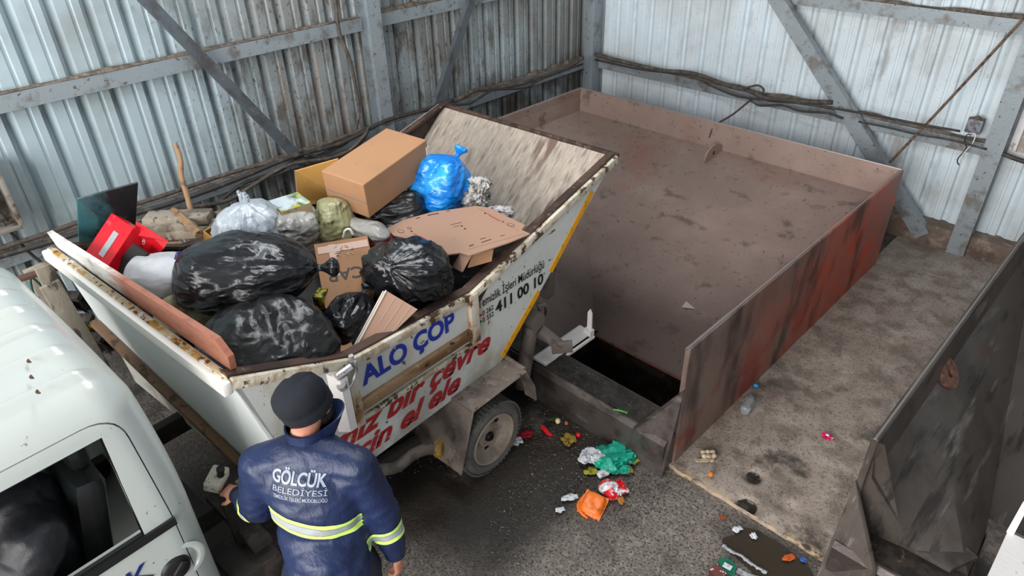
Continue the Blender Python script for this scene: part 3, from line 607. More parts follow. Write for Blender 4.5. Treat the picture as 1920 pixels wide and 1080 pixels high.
# chassis and underside
bm=bmesh.new()
for x in (-.62,-1.45): box(bm,(x,-1.2,.56),(.07,3.5,.13),bev=.005)
for y in (-1.55,-.9,.5): box(bm,(-1.03,y,.56),(.8,.07,.09))
tp('chassis',bm,M_dark)
bm=bmesh.new(); box(bm,(-.33,-1.0,.42),(.36,.5,.28),bev=.03); box(bm,(-.28,-1.52,.45),(.30,.26,.18),bev=.01); tube(bm,[(-.3,-.72,.45),(-.3,-.3,.4)],.05,12); box(bm,(-.42,-1.45,.62),(.5,.10,.05)); tube(bm,[(-.5,-1.6,.4),(-.2,-1.2,.33),(-.45,-.7,.38)],.03,10,smooth=5); tp('underbody_tank',bm,M_dark)
# lift gear behind the body
M_lift=mat('dusty_lift_steel',(128,116,108),.55,.3,layers=(dict(c=(84,74,68),s=7,d=8,lo=.5,hi=.62,a=.8),),bump=((40,.3,5),))
a=lx(997,598,-.28); b=lx(983,690,-.28)
bm=bmesh.new(); tube(bm,[a,b+(b-a)*.4],.055,16); lathe(bm,[(0,-.07),(.075,-.06),(.075,.06),(0,.07)],a,(1,0,0),20); tp('lift_cylinder',bm,M_lift)
bm=bmesh.new(); c=lx(1012,600,-.3); tube(bm,[c+Q(0,0,.12),c+Q(0,.06,.10),c+Q(0,.08,.02),c+Q(0,.03,-.03),c+Q(0,-.02,.0)],.016,8,smooth=6); tube(bm,[c+Q(0,-.02,.16),c+Q(.01,-.01,.1),c+Q(0,.0,.02)],.016,8,smooth=6); tp('shackle',bm,M_lift)
p=toL(az(1012,618,.62)); q=toL(az(1052,650,.50)); bm=bmesh.new(); beam(bm,p,q,.09,.05,bev=.005); beam(bm,q+Q(-.05,-.05,-.01),q+Q(.06,.06,.0),.03,.10,bev=.004); tp('lift_arm',bm,M_lift)
bm=bmesh.new(); p=[lx(1000,480,-.5),lx(1044,468,-.5),lx(1040,552,-.5),lx(1026,562,-.5),lx(1000,545,-.5)]; prism(bm,p,(-.03,0,0)); tp('mudguard_plate',bm,M_lift,smooth=0)
bm=bmesh.new(); box(bm,(-1.05,.62,.42),(1.5,.06,.10),bev=.01); box(bm,(-.35,.46,.55),(.08,.35,.3),bev=.01); tp('rear_bumper',bm,M_dark)
# ---------------------------------------------------------------- cab
CX0,CX1,CY0,CY1,CZ0,CZ1=-1.74,-.05,-3.7,-1.69,.42,1.965
xc=(CX0+CX1)/2
def cabmap(p,off=0,ribs=True):
    hx,hy,hz=(CX1-CX0)/2-off,(CY1-CY0)/2-off,(CZ1-CZ0)/2-off; c=Vector((xc,(CY0+CY1)/2,(CZ0+CZ1)/2)); r=.15-off
    q=Vector((p[0]*hx,p[1]*hy,p[2]*hz)); k=Vector((max(-hx+r,min(hx-r,q.x)),max(-hy+r,min(hy-r,q.y)),max(-hz+r,min(hz-r,q.z))))
    d=q-k; v=c+k+(d.normalized()*r if d.length>1e-6 else d)
    if v.z>1.25: s=1-.10*((v.z-1.25)/.72)**1.3; v.x=xc+(v.x-xc)*s
    if v.z>1.25 and v.y<-2.2: v.y+=.55*((v.z-1.25)/.7)*max(0,(-2.2-v.y)/1.5)
    if v.z>1.25 and v.y>-2.0: v.y-=.05*((v.z-1.25)/.7)**2
    u=(v.x-xc)/.85
    if v.z>1.6: v.z+=.05*(1-u*u)*((v.z-1.6)/.36)
    if ribs and v.z>1.8:
        m=max(0,min(1,(v.z-1.86)/.08)); e=max(0,min(1,(-1.80-v.y)/.06)); 
        t=((v.x-xc)/.21); f=abs(t-round(t)); v.z+=.024*m*e*max(0,1-(f/.16)**2) if abs(t)<3.4 else 0
    return v
def cabgrid(off,n,ribs):
    def st(n):
        o=[]; 
        for i in range(n+1):
            t=-1+2*i/n; o.append(t)
        ed=[1-.2*k/8 for k in range(9)]; return sorted(set([round(a,4) for a in ([x for x in o if abs(x)<.8]+ed+[-x for x in ed])]))
    S=st(n); SR=sorted(set(S+[round(-.8+1.6*i/70,4) for i in range(71)])) if ribs else S
    bm=bmesh.new(); cache={}
    def vert(p):
        k=tuple(round(a,5) for a in p)
        if k not in cache: cache[k]=bm.verts.new(cabmap(p,off,ribs))
        return cache[k]
    for axis in range(3):
        for sg in (-1,1):
            U=[a for a in range(3) if a!=axis]; SU_=SR if U[0]==0 else S; SV_=SR if U[1]==0 else S
            for i in range(len(SU_)-1):
                for j in range(len(SV_)-1):
                    ps=[]
                    for a,b in ((i,j),(i+1,j),(i+1,j+1),(i,j+1)):
                        p=[0,0,0]; p[axis]=sg; p[U[0]]=SU_[a]; p[U[1]]=SV_[b]; ps.append(vert(p))
                    bm.faces.new(ps)
    bmesh.ops.recalc_face_normals(bm,faces=bm.faces[:]); return bm
def yzprism(pts,x0,x1):
    bm=bmesh.new(); prism(bm,[(x0,y,z) for y,z in pts],(x1-x0,0,0)); bmesh.ops.recalc_face_normals(bm,faces=bm.faces[:]); return bm
def roundpoly(pts,rads,n=7):
    out=[]; N_=len(pts)
    for i,(p,r) in enumerate(zip(pts,rads)):
        p=Vector(p); a=Vector(pts[i-1])-p; b=Vector(pts[(i+1)%N_])-p
        if r<=0: out.append(tuple(p)); continue
        A_=p+a.normalized()*r; B_=p+b.normalized()*r
        for k in range(n+1):
            t=k/n; out.append(tuple((A_*(1-t)**2)+p*(2*t*(1-t))+B_*t**2))
    return out
shell=boolean(cabgrid(0,26,True),cabgrid(.045,20,False))
wbox=bmesh.new(); box(wbox,(xc,-3.62,1.58),(1.35,.9,.50),Matrix.Rotation(-.3,3,'X')); bmesh.ops.recalc_face_normals(wbox,faces=wbox.faces[:]); shell=boolean(shell,wbox)
win=[(-2.92,1.27),(-2.92,1.40),(-2.72,1.785),(-1.905,1.785),(-1.925,1.27)]
door=[(-3.02,.5),(-3.02,1.35),(-2.78,1.85),(-1.83,1.85),(-1.805,1.27),(-1.805,.5)]
drd=roundpoly(door,[0,.05,.06,.13,0,.06])
for x0,x1 in ((-.5,.3),):
    shell=boolean(shell,yzprism(win,x0,x1))
shell=boolean(shell,yzprism(win,-2.2,-1.3))
dpiece=boolean(copybm(shell),yzprism(drd,-.35,.3),'INTERSECT')
big=[(y+(.005 if y>-2.3 else -.005),z+(.005 if z>1 else -.005)) for y,z in drd]
shell=boolean(shell,yzprism(big,-.35,.3))
M_cab=mat('white_cab_paint',(188,194,190),.3,coat=.3,layers=(dict(c=(198,200,190),s=1.5,d=5,lo=.45,hi=.7,a=.5),dict(c=(110,98,86),s=14,d=6,st=(.5,1.2,1),lo=.67,hi=.70,a=.8),dict(c=(120,104,88),s=2.5,d=8,lo=.66,hi=.74,a=.4)),bump=((7,.05,3),))
M_trim=mat('cab_black_rubber',(24,24,26),.5)
cab=tp('cab',shell,M_cab,smooth=40)
dr=obj('cab_door',dpiece,M_cab,truck,local=True,smooth=40)
def sx(y,z):  # outer x of the cab side
    s=1-.10*(max(0,z-1.25)/.72)**1.3; return xc+(CX1-xc)*s
bm=bmesh.new(); prism(bm,[(sx(0,1.27)+.004,-3.0,1.235),(sx(0,1.27)+.004,-1.80,1.235),(sx(0,1.27)+.004,-1.80,1.275),(sx(0,1.27)+.004,-3.0,1.275)],(.012,0,0)); obj('belt_moulding',bm,M_trim,dr,local=True,smooth=0)
bm=bmesh.new(); W=[Vector((sx(0,z)-.012,y,z)) for y,z in win]; tube(bm,W+[W[0]],.013,6); obj('window_seal',bm,M_trim,dr,local=True)
bm=bmesh.new(); hc=lx(330,1066,CX1); lathe(bm,[(0,.022),(.05,.020),(.062,.012),(.068,0)],(CX1-.002,hc.y,hc.z),(1,0,0),28); box(bm,(CX1+.026,hc.y+.01,hc.z+.012),(.02,.07,.03),Matrix.Rotation(.7,3,'X'),bev=.006); obj('door_handle',bm,M_trim,dr,local=True)
bm=bmesh.new(); lathe(bm,[(.068,-.012),(.08,.001),(.096,.003),(.106,-.002)],(CX1-.004,hc.y+.035,hc.z),(1,0,0),28); obj('handle_recess',bm,M_cab,cab,local=True)
kq=lx(282,1062,CX1); side_text('GÖLCÜK',kq.y-.62,kq.y,kq.z-.055,.10,mat('navy_lettering',(24,40,120),.4),off=.012,x=CX1+.004,parent=dr)
side_text('BELEDİYESİ',kq.y-.60,kq.y+.01,kq.z-.14,.045,mat('navy_lettering',(24,40,120),.4),off=.004,x=CX1+.004,parent=dr)
bm=bmesh.new(); pts=[cabmap((u,1,1),-.004,False)+Q(0,-.055,-.045) for u in [-.80+1.6*i/20 for i in range(21)]]
side=[cabmap((1,1,w_),-.004,False)+Q(-.05,-.055,0) for w_ in [.75-.1*i for i in range(17)]]
tube(bm,pts+[cabmap((.93,1,.93),-.004,False)+Q(-.03,-.055,-.03)]+side,.008,6); obj('rear_seam',bm,mat('seam_grey',(150,146,136),.5),cab,local=True)
for (px,py) in ((57,684),(62,714),(74,742)):
    p=lz(px,py,2.01); bm=bmesh.new(); n=9; z=2.026
    pts=[Q(p.x+.014*math.cos(a)*(1+.5*math.sin(3*a)),p.y+.009*math.sin(a)*(1+.4*math.cos(2*a)),0) for a in [2*PI*i/n for i in range(n)]]
    bvh_pts=pts; prism(bm,[q+Q(0,0,z) for q in pts],(0,0,.003)); obj('rust_spot',bm,mat('rust_spot',(92,62,44),.8,layers=(dict(c=(60,40,30),s=60),)),cab,local=True,smooth=0)
# interior
M_int=mat('cab_interior_grey',(120,118,112),.7); M_seat=mat('seat_vinyl',(24,28,28),.35,layers=(dict(c=(16,18,18),s=5),))
bm=bmesh.new(); box(bm,(-.42,-2.06,1.25),(.46,.14,.62),Matrix.Rotation(-.22,3,'X'),bev=.06); box(bm,(-.42,-2.35,.92),(.48,.55,.16),bev=.06); box(bm,(-.42,-1.98,1.60),(.26,.09,.16),bev=.04); obj('driver_seat',bm,M_seat,cab,local=True)
bm=bmesh.new(); box(bm,(-1.2,-2.06,1.25),(.75,.14,.62),Matrix.Rotation(-.22,3,'X'),bev=.06); box(bm,(-1.2,-2.35,.92),(.75,.55,.16),bev=.06); obj('passenger_bench',bm,M_seat,cab,local=True)
bm=bmesh.new(); box(bm,(xc,-3.25,1.05),(1.5,.35,.35),bev=.06); obj('dashboard',bm,M_trim,cab,local=True)
bm=bmesh.new(); c=Q(-.42,-2.9,1.22); F=Matrix.Rotation(-.9,3,'X'); tube(bm,[c+F@Q(.19*math.cos(t),.19*math.sin(t),0) for t in [2*PI*i/24 for i in range(25)]],.013,8); tube(bm,[c,c+F@Q(0,0,-.3)],.02,8); box(bm,c,(.34,.04,.02),F,bev=.005); obj('steering_wheel',bm,M_trim,cab,local=True)
# ================================================================== the rubbish in the body
def pc(px,py,z):
    p=az(px,py,z); return p,(CAM-p).length/FPX*math.cos(0)
def boxfit(c0,c1,c2,h,hpx=None):
    """frame from a top corner and its two neighbours, each (px,py,z); returns origin, e1,e2,e3(down), lengths"""
    o=az(*c0); a=az(*c1)-o; b=az(*c2)-o; e1=a.normalized(); e2=(b-e1*b.dot(e1)).normalized(); e3=e1.cross(e2)
    if e3.z>0: e3=-e3
    return o,e1,e2,e3,a.length,b.dot(e2)
def obox(bm,o,e1,e2,e3,l1,l2,h,mi=0,bev=.003):
    R=Matrix((e1,e2,e3)).transposed(); box(bm,o+e1*l1/2+e2*l2/2+e3*h/2,(l1,l2,h),R,mi,bev)
def C_(name,c,c2,c3): return mat(name,c,.8,layers=(dict(c=c2,s=4,d=6,lo=.45,hi=.7,a=.6),dict(c=c3,s=9,d=8,lo=.6,hi=.72,a=.4)),bump=((3,.25,2),(60,.08,3)))
M_card=C_('cardboard',(164,122,88),(154,114,82),(134,102,76)); M_card2=C_('cardboard_tan',(154,114,82),(134,98,72),(110,80,60))
M_card3=C_('cardboard_ochre',(176,132,66),(156,112,56),(130,92,50)); M_card4=C_('cardboard_pale',(160,126,106),(164,128,106),(136,104,86))
def bagmat(name,col,c2=None,rough=.28,**k):
    return mat(name,col,rough,layers=(dict(c=c2 or col,s=5,d=5,lo=.45,hi=.65,a=.7),),bump=((4.5,1,3,(.8,.8,1.6),'ridge',.06),(13,.9,4,(.8,.8,1.7),'ridge',.03),(40,.3,3,(1,1,1),'ridge',.006)),coat=.15,**k)
M_bk=bagmat('black_bag_film',(20,21,24),(30,31,35),.27); M_bk2=bagmat('matt_black_bag_film',(22,22,23),(32,32,32),.36)
M_bl=bagmat('blue_bag_film',(18,120,210),(60,168,232),.2); M_wh=bagmat('milky_bag_film',(150,158,166),(188,194,200),.28); M_kh=bagmat('khaki_bag_film',(120,114,82),(138,132,96),.5)
M_kt=bagmat('olive_clear_bag_film',(142,140,104),(168,164,128),.3); M_gr=bagmat('grey_clear_film',(150,148,144),(190,188,184),.25)
PROF=[(.0,1.30),(.16,1.29),(.22,1.22),(.13,1.13),(.075,1.05),(.10,.99),(.26,.93),(.55,.78),(.83,.5),(.98,.12),(1.0,-.2),(.93,-.52),(.72,-.8),(.38,-.96),(.0,-1.0)]
def pinterp(t,prof):
    x=t*(len(prof)-1); i=min(int(x),len(prof)-2); f=x-i
    P=[Vector((p[0],p[1],0)) for p in prof]; a=P[max(i-1,0)]; b=P[i]; c=P[i+1]; d=P[min(i+2,len(P)-1)]
    v=.5*((2*b)+(c-a)*f+(2*a-5*b+4*c-d)*f*f+(3*b-a-3*c+d)*f**3); return max(v.x,0),v.y
def bag_bm(c,axis,ra,rb,rc,seed=0,fold=.14,lump=.13,knot=True,nu=96,nv=64,wr=.03,up=(0,0,1),prof=None):
    """axis: towards the knot, ra half length along it, rb half width across, rc half height"""
    F=frame(axis,up); bm=bmesh.new(); prof=prof or (PROF if knot else [(0,1.0),(.35,.97),(.7,.84)]+PROF[8:]); rows=[]
    for j in range(nv+1):
        t=j/nv; r,h=pinterp(t,prof); row=[]
        if r<1e-4 or j in (0,nv): row=[bm.verts.new(Vector(c)+F@Vector((0,h*ra,0)))]; rows.append(row); continue
        w_=max(0,min(1,(h+.5)/1.4))
        for i in range(nu):
            th=2*PI*i/nu; cx,sx_=math.cos(th),math.sin(th)
            f=0
            for k,(fr,am) in enumerate(((2.2,1),(4.8,.6),(10,.3))):
                f+=am*(abs(noise.noise(Vector((cx*fr,sx_*fr,h*.7+seed*5.3+k*9))))*2-.6)
            rr=r*(1-fold*w_*f)
            q=Vector((cx*rr,h,sx_*rr)); n=noise.noise(q*1.3+Vector((seed*7.1,seed,0))); n2=abs(noise.noise(q*3.7+Vector((seed,seed*3.3,4))));n3=abs(noise.noise(Vector((q.x*9,q.y*4,q.z*9))+Vector((seed,0,seed))))
            k=1+lump*1.5*n-wr*2.4*n2-wr*1.3*n3
            row.append(bm.verts.new(Vector(c)+F@Vector((q.x*rb*k,q.y*ra*(1+lump*.6*n),q.z*rc*k))))
        rows.append(row)
    for j in range(nv):
        A_,B_=rows[j],rows[j+1]
        for i in range(nu):
            i2=(i+1)%nu
            if len(A_)==1: bm.faces.new((A_[0],B_[i],B_[i2]))
            elif len(B_)==1: bm.faces.new((A_[i],A_[i2],B_[0]))
            else: bm.faces.new((A_[i],A_[i2],B_[i2],B_[i]))
    return bm
def bag(px,py,z,axis,wa,wb,wc,m,label,seed,name='rubbish_bag',cat='bag',group=None,**k):
    """wa, wb, wc: half sizes in pixels of the photograph at that depth"""
    p,s=pc(px,py,z); return obj(name,bag_bm(p,axis,wa*s,wb*s,wc*s,seed,**k),m,label=label,cat=cat,group=group,smooth=180,origin=p-Vector((0,0,wc*s)))
bag(462,512,1.70,ER*1+EF*.05+EZ*.03,124,92,70,M_bk,'big glossy black rubbish bag lying on its side, its knot towards the marked carton',1,fold=.09,wr=.03,lump=.08)
bag(505,648,1.50,ER*-.25+EF*.75+EZ*.5,100,118,75,M_bk2,'dark black rubbish bag below the big glossy one, above the workman in the cap',2,fold=.13,lump=.10)
bag(762,512,1.55,Vector((.25,-.72,.62)),66,86,66,M_bk,'black rubbish bag with radiating creases beside the wrapped cardboard bundle',3,fold=.20,wr=.05)
bag(655,603,1.40,EF*.7+EZ*.6+ER*.4,60,50,48,M_bk,'small black rubbish bag squeezed behind the wrapped cardboard bundle',4,fold=.18)
bag(716,402,1.56,ER*.95+EZ*.2,82,55,36,M_bk2,'flat black rubbish bag under the big closed cardboard box',5,knot=False,fold=.15)
bag(828,348,1.66,ER*.5+EF*.35+EZ*.8,62,58,56,M_bl,'shiny blue plastic rubbish bag right of the big cardboard box',6,fold=.16,wr=.05)
# milky bag with ear knots
p,s=pc(468,425,1.72)
e=empty('rubbish_bag',p-Vector((0,0,.14)),0,'white tied carrier bag with upright handle ears behind the big black bag','bag')
obj('bag_body',bag_bm(p,EZ*1+ER*.05,48*s,66*s,58*s,7,fold=.15,wr=.04,prof=[(0,1.02),(.12,1.02),(.2,.97)]+PROF[7:]),M_wh,e,smooth=180)
k0=p+EZ*.115
for d in (EZ*1+ER*-.12,EZ*.9+ER*.15,EZ*.75+ER*.25):
    bm=bmesh.new(); tube(bm,[k0,k0+d*.05,k0+d*.10+EF*.01,k0+d*.12],[.012,.017,.013,.004],8,smooth=4); obj('handle_ear',bm,M_wh,e,smooth=180)
bm=bmesh.new(); tube(bm,[k0+ER*-.03,k0+ER*-.05-EZ*.035,k0-EZ*.03-EF*.03,k0+ER*.03,k0+ER*.09+EZ*.01,k0+ER*.06-EZ*.04,k0],.010,8,smooth=6); obj('handle_knot',bm,M_wh,e,smooth=180)
for (dx,dy,r,cc,nm) in ((-12,8,.026,(44,34,110),'violet_wrapper'),(22,-4,.024,(96,168,214),'blue_wrapper')):
    q=p+ER*dx*s*1.0+EZ*(.03 if dy<0 else -.01)-EF*.125; bm=bag_bm(q,EZ,r,r,r*.7,9,knot=False,nu=20,nv=14); obj(nm,bm,mat(nm,cc,.4),e,smooth=180)
bag(548,425,1.66,EZ+ER*.2,34,56,46,M_gr,'grey see-through bag pressed between the white bag and the small beige carton',8,knot=False,wr=.05)
bag(628,418,1.62,EZ*.9+EF*.3,46,38,40,M_kt,'olive see-through bag right of the small beige carton',9,knot=False,fold=.1)
bag(612,432,1.66,EZ,14,18,12,M_gr,'crumpled clear film on top of the torn carton strip',11,knot=False,name='plastic_film',cat='plastic') if False else None
bag(368,584,1.52,ER*.8+EF*.5-EZ*.02,70,38,40,M_kh,'olive cloth-like sack in the front corner behind the reddish plank',12,knot=False,fold=.05,wr=.02,name='sack',cat='sack')
bag(306,514,1.66,ER*-.9+EZ*.1,58,48,34,mat('grey_white_cloth',(188,190,194),.75,layers=(dict(c=(160,160,162),s=4,lo=.45,hi=.65),),bump=((8,.2,4),)),'greyish white stuffed cushion left of the big black bag',13,knot=False,fold=.02,wr=.01,name='cushion',cat='cushion',lump=.04)
bm=bmesh.new(); p,s=pc(336,508,1.68); tube(bm,[p+EF*.10+EZ*.03,p+EF*.06+EZ*.085,p-EF*.0+EZ*.07,p-EF*.08-EZ*.02],.009,8,smooth=6); obj('blue_strap',bm,mat('navy_strap',(36,40,96),.5),label='navy blue strap between the cushion and the big black bag',cat='strap')
# mixed base of the load that nobody could count; dark colour paints gap shade
bm=bmesh.new()
sheet(bm,lambda u,v:toW((XS-.05+(XL-.02-XS+.10)*u,-1.28+2.15*v,(1.26+.10*math.sin(PI*u)+.02*math.sin(PI*v)+.045*nz((u*9,v*9,0),1,4)-(.22*max(0,(v-.72)/.28)**1*0)))),60,60)
obj('mixed_rubbish',bm,mat('gap_shade_rubbish',(44,38,34),.7,world=True,layers=(dict(c=(20,18,17),s=6,d=8,lo=.45,hi=.58),dict(c=(96,78,60),s=11,d=8,lo=.6,hi=.66,a=.8),dict(c=(120,118,112),s=16,d=8,lo=.66,hi=.70,a=.7)),bump=((20,1,7),)),label='mixed rubbish coloured shade dark, showing between the bags in the truck body',cat='rubbish',kind='stuff',smooth=20)
# big closed cardboard box
o,e1,e2,e3,l1,l2=boxfit((681,347,1.91),(800,262,1.98),(596,324,1.93),.2); h=.245
e=empty('cardboard_box',o,0,'big closed brown cardboard box on top of the load','box')
bm=bmesh.new(); obox(bm,o,e1,e2,e3,l1,l2,h,bev=.006); obj('carton',bm,M_card,e,smooth=0)
bm=bmesh.new(); q=o+e2*l2*.0-e1*.003+e3*h*.55; R=Matrix((e1,e2,e3)).transposed(); box(bm,q+e2*l2/2,(.002,l2*.98,.006),R); obj('tape_seam',bm,mat('grey_tape',(130,130,128),.5),e)
bm=bmesh.new(); box(bm,o+e1*(l1-.006)+e3*.10-e2*.004,(.03,.006,.10),R); obj('torn_flap',bm,mat('pale_flap',(222,204,180),.8),e)
# open carton behind it
def panel(name,pts,m,label=None,cat=None,t=.006,parent=None,sm=0,bend=None):
    P=[az(*q) for q in pts]; n=(P[1]-P[0]).cross(P[-1]-P[0]).normalized(); bm=bmesh.new(); prism(bm,P,n*t); bmesh.ops.triangulate(bm,faces=bm.faces[:]); return obj(name,bm,m,parent,label=label,cat=cat,smooth=sm)
e=empty('open_carton',az(600,380,1.6),0,'ochre open carton standing behind the big cardboard box','box')
panel('carton_side',[(554,321,1.86),(634,298,1.92),(640,372,1.62),(560,378,1.58)],M_card3,t=.008,parent=e); panel('carton_flap',[(552,321,1.86),(560,320,1.86),(566,378,1.58),(557,374,1.58)],M_card4,parent=e)
panel('carton_base',[(554,350,1.70),(640,335,1.74),(660,372,1.60),(575,385,1.56)],M_card3,parent=e)
# carton with printing
o,e1,e2,e3,l1,l2=boxfit((588,458,1.62),(692,441,1.62),(620,577,1.40),.1)
e=empty('printed_carton',o,0,'brown taped carton marked CAP upside down, in the middle of the load','box')
n=e1.cross(e2).normalized(); n=n if n.dot(CAM-o)>0 else -n
bm=bmesh.new(); obox(bm,o,e1,e2,-n,l1*.97,l2,.14,bev=.004); obj('carton',bm,M_card2,e,smooth=0)
def face_text(body,c,right,upv,h,m,parent,n,off=0,name='lettering',shear=0,wd=None):
    bm,w_=text_bm(body,1,shear,off); kx=h if wd is None else wd/w_
    for v in bm.verts: v.co=Vector(c)+right*(v.co.x-w_/2)*kx+upv*v.co.y*h+n*.002
    return obj(name,bm,m,parent,smooth=0)
M_ink=mat('black_ink',(40,32,30),.6)
face_text('CAP',o+e1*l1*.46+e2*l2*.46,-e1,e2,.11,M_ink,e,n,.014)
bm=bmesh.new(); R=Matrix((e1,e2,n)).transposed(); box(bm,o+e1*l1*.90+e2*l2*.52+n*.002,(.045,.10,.003),R); obj('address_label',bm,mat('label_paper',(196,200,206),.5,layers=(dict(c=(120,130,150),s=60,lo=.55,hi=.6),)),e)
bm=bmesh.new(); box(bm,o+e1*l1*.5+e2*l2*.12+n*.0015,(l1*.9,.05,.002),R); box(bm,o+e1*l1*.30+e2*l2*.3+n*.0012,(.04,l2*.5,.0016),R); obj('packing_tape',bm,mat('brown_tape',(156,112,82),.3),e)
bm=bmesh.new(); rr=random.Random(3)
for k in range(16):
    c=o+e1*l1*(.35+.3*rr.random())+e2*l2*(.10+.16*rr.random())+n*.004; d=(e1*(rr.random()-.5)+e2*(rr.random()-.5)).normalized(); tube(bm,[c-d*.012,c+n*.008*rr.random(),c+d*.012],.0016,4)
obj('torn_tape_shreds',bm,mat('clear_shreds',(214,200,190),.3),e,kind='stuff')
# small yellow tin-like box with the leaning carton
bm=bmesh.new(); o2=az(603,560,1.42); box(bm,o2,(.06,.10,.09),Matrix.Rotation(.6,3,'Z'),bev=.004); obj('yellow_packet',bm,mat('yellow_print',(150,140,30),.4,layers=(dict(c=(40,44,20),s=30,lo=.5,hi=.56),)),label='small yellow printed packet under the left edge of the marked carton',cat='packet')
# fruit crate print and beige carton
o,e1,e2,e3,l1,l2=boxfit((528,398,1.80),(584,380,1.80),(500,378,1.80),.1)
e=empty('fruit_box',o,0,'small beige carton with green and yellow fruit printing behind the grey bag','box')
n=e1.cross(EZ); bm=bmesh.new(); obox(bm,o,e1,e2,e3,l1,l2,.13); obj('carton',bm,[mat('dull_beige_card',(158,138,104),.75,layers=(dict(c=(128,110,82),s=6,lo=.5,hi=.6),))],e,smooth=0)
bm=bmesh.new(); R=Matrix((e1,e2,e3)).transposed(); box(bm,o+e1*l1/2+e2*l2/2-e3*.0015,(l1*.99,l2*.99,.002),R); obj('printed_lid',bm,mat('fruit_print',(120,140,120),.35,layers=(dict(c=(176,170,40),s=14,d=5,lo=.5,hi=.56),dict(c=(52,92,40),s=10,d=4,lo=.56,hi=.6),dict(c=(190,200,206),s=5,d=3,lo=.5,hi=.6))),e)
panel('carton_strip',[(506,432,1.66),(611,415,1.66),(614,446,1.52),(568,452,1.50),(510,446,1.54)],M_card2,'torn brown carton strip standing behind the big black bag','cardboard')
e=empty('open_carton',az(400,450,1.6),0,'small open brown carton at the left behind the white carrier bag','box')
panel('carton_side',[(382,434,1.72),(403,450,1.68),(404,470,1.60),(384,462,1.62)],M_card3,parent=e); panel('carton_side',[(403,450,1.68),(440,432,1.72),(440,452,1.62),(404,470,1.6)],M_card2,parent=e); panel('carton_side',[(382,434,1.72),(420,412,1.74),(440,432,1.72),(438,450,1.62),(420,432,1.64),(384,462,1.62)],M_card3,parent=e)
# clear bottle-like packing
e=empty('plastic_canister',az(690,432,1.58),0,'clear crushed plastic canister with a white handle beside the flattened box','container')
p,s=pc(688,432,1.60); obj('body',bag_bm(p,ER*-.8+EF*.5,50*s,21*s,20*s,21,knot=False,fold=.05,wr=.03),M_gr,e,smooth=180)
bm=bmesh.new(); q=az(648,438,1.62); tube(bm,[q+ER*-.02-EZ*.03,q+EZ*.02,q+ER*.03+EZ*.03,q+ER*.045-EZ*.01],.008,8,smooth=5); obj('handle',bm,mat('white_plastic',(224,224,222),.4),e,smooth=180)
bag(712,448,1.55,ER,26,20,14,bagmat('red_clear_film',(176,60,64),(206,190,188),.2),'crumpled red and clear wrapper behind the creased black bag',22,knot=False,name='plastic_wrapper',cat='wrapper',wr=.08)
bag(700,448,1.50,ER,16,12,10,mat('yellow_film',(190,176,40),.4),'little yellow wrapper behind the creased black bag',23,knot=False,name='plastic_wrapper',cat='wrapper')
# flattened delivery box
out=[(725,430,1.58),(757,414,1.62),(812,399,1.65),(893,388,1.68),(916,391,1.68),(985,424,1.64),(978,433,1.63),(994,440,1.60),(958,455,1.58),(880,481,1.56),(862,476,1.56),(828,481,1.55),(770,462,1.55),(757,447,1.56),(738,443,1.56)]
e=empty('flattened_box',az(860,440,1.6),0,'flattened pale brown delivery box with small red lettering lying across the load','box')
o0=az(725,430,1.59); n=Vector((.02,-.07,1)).normalized()
def onpl(px,py,lift=0):
    r=ray(px,py); t=((o0-CAM).dot(n))/r.dot(n); return CAM+r*t+n*lift
bm=bmesh.new(); P=[onpl(q[0],q[1]) for q in out]; prism(bm,P,n*.008); bmesh.ops.triangulate(bm,faces=bm.faces[:]); obj('main_sheet',bm,M_card4,e,smooth=0)
bm=bmesh.new(); P=[onpl(862,475,-.002),onpl(882,480,-.002)]; P+= [P[1]+Vector((-.03,-.05,-.10)),P[0]+Vector((-.05,-.03,-.10))]; prism(bm,P,Vector((.004,.004,0))); obj('hanging_flap',bm,M_card4,e,smooth=0)
bm=bmesh.new(); P=[onpl(884,474,-.02),onpl(925,462,-.02)]; P+=[P[1]+Vector((.02,-.04,-.06)),P[0]+Vector((.0,-.04,-.07))]; prism(bm,P,Vector((-.004,.004,0))); obj('hanging_flap',bm,M_card2,e,smooth=0)
def mark(a,b,w_,m,nm='slot'):
    bm=bmesh.new(); A_=onpl(*a,.009); B_=onpl(*b,.009); beam(bm,A_,B_,w_,.0015,up=n); return obj(nm,bm,m,e,smooth=0)
mark((802,406),(823,402),.008,M_ink); mark((903,457),(921,451),.006,M_ink); mark((880,464),(888,461),.008,M_ink); mark((780,412),(788,410),.006,M_ink); mark((837,398),(844,397),.006,M_ink); mark((900,451),(911,448),.004,M_ink); mark((938,445),(946,443),.004,M_ink)
mark((845,424),(866,419),.003,M_ink,'printed_line'); mark((850,428),(862,425),.008,mat('faint_ink',(130,96,80),.7),'printed_line')
mark((757,443),(795,458),.0025,mat('fold_shade',(150,112,92),.8),'crease'); mark((897,393),(972,435),.0025,MATS['fold_shade'],'crease'); mark((878,470),(985,440),.0025,MATS['fold_shade'],'crease')
for (px,py) in ((772,436),(804,455),(910,402),(943,418),(866,426),(872,431)):
    bm=bmesh.new(); lathe(bm,[(0,.0095),(.007,.0095),(.007,.008)],onpl(px,py),n,12); obj('printed_dot',bm,M_ink,e)
for (px,py,r) in ((752,436,.016),(768,430,.010),(958,424,.016)):
    bm=bmesh.new(); c=onpl(px,py,.0095); tube(bm,[c+Vector((r*1.6*math.cos(t),r*math.sin(t),0)) for t in [2*PI*i/14 for i in range(15)]],.0012,4); obj('printed_ring',bm,M_ink,e)
M_rink=mat('red_ink',(180,40,40),.6)
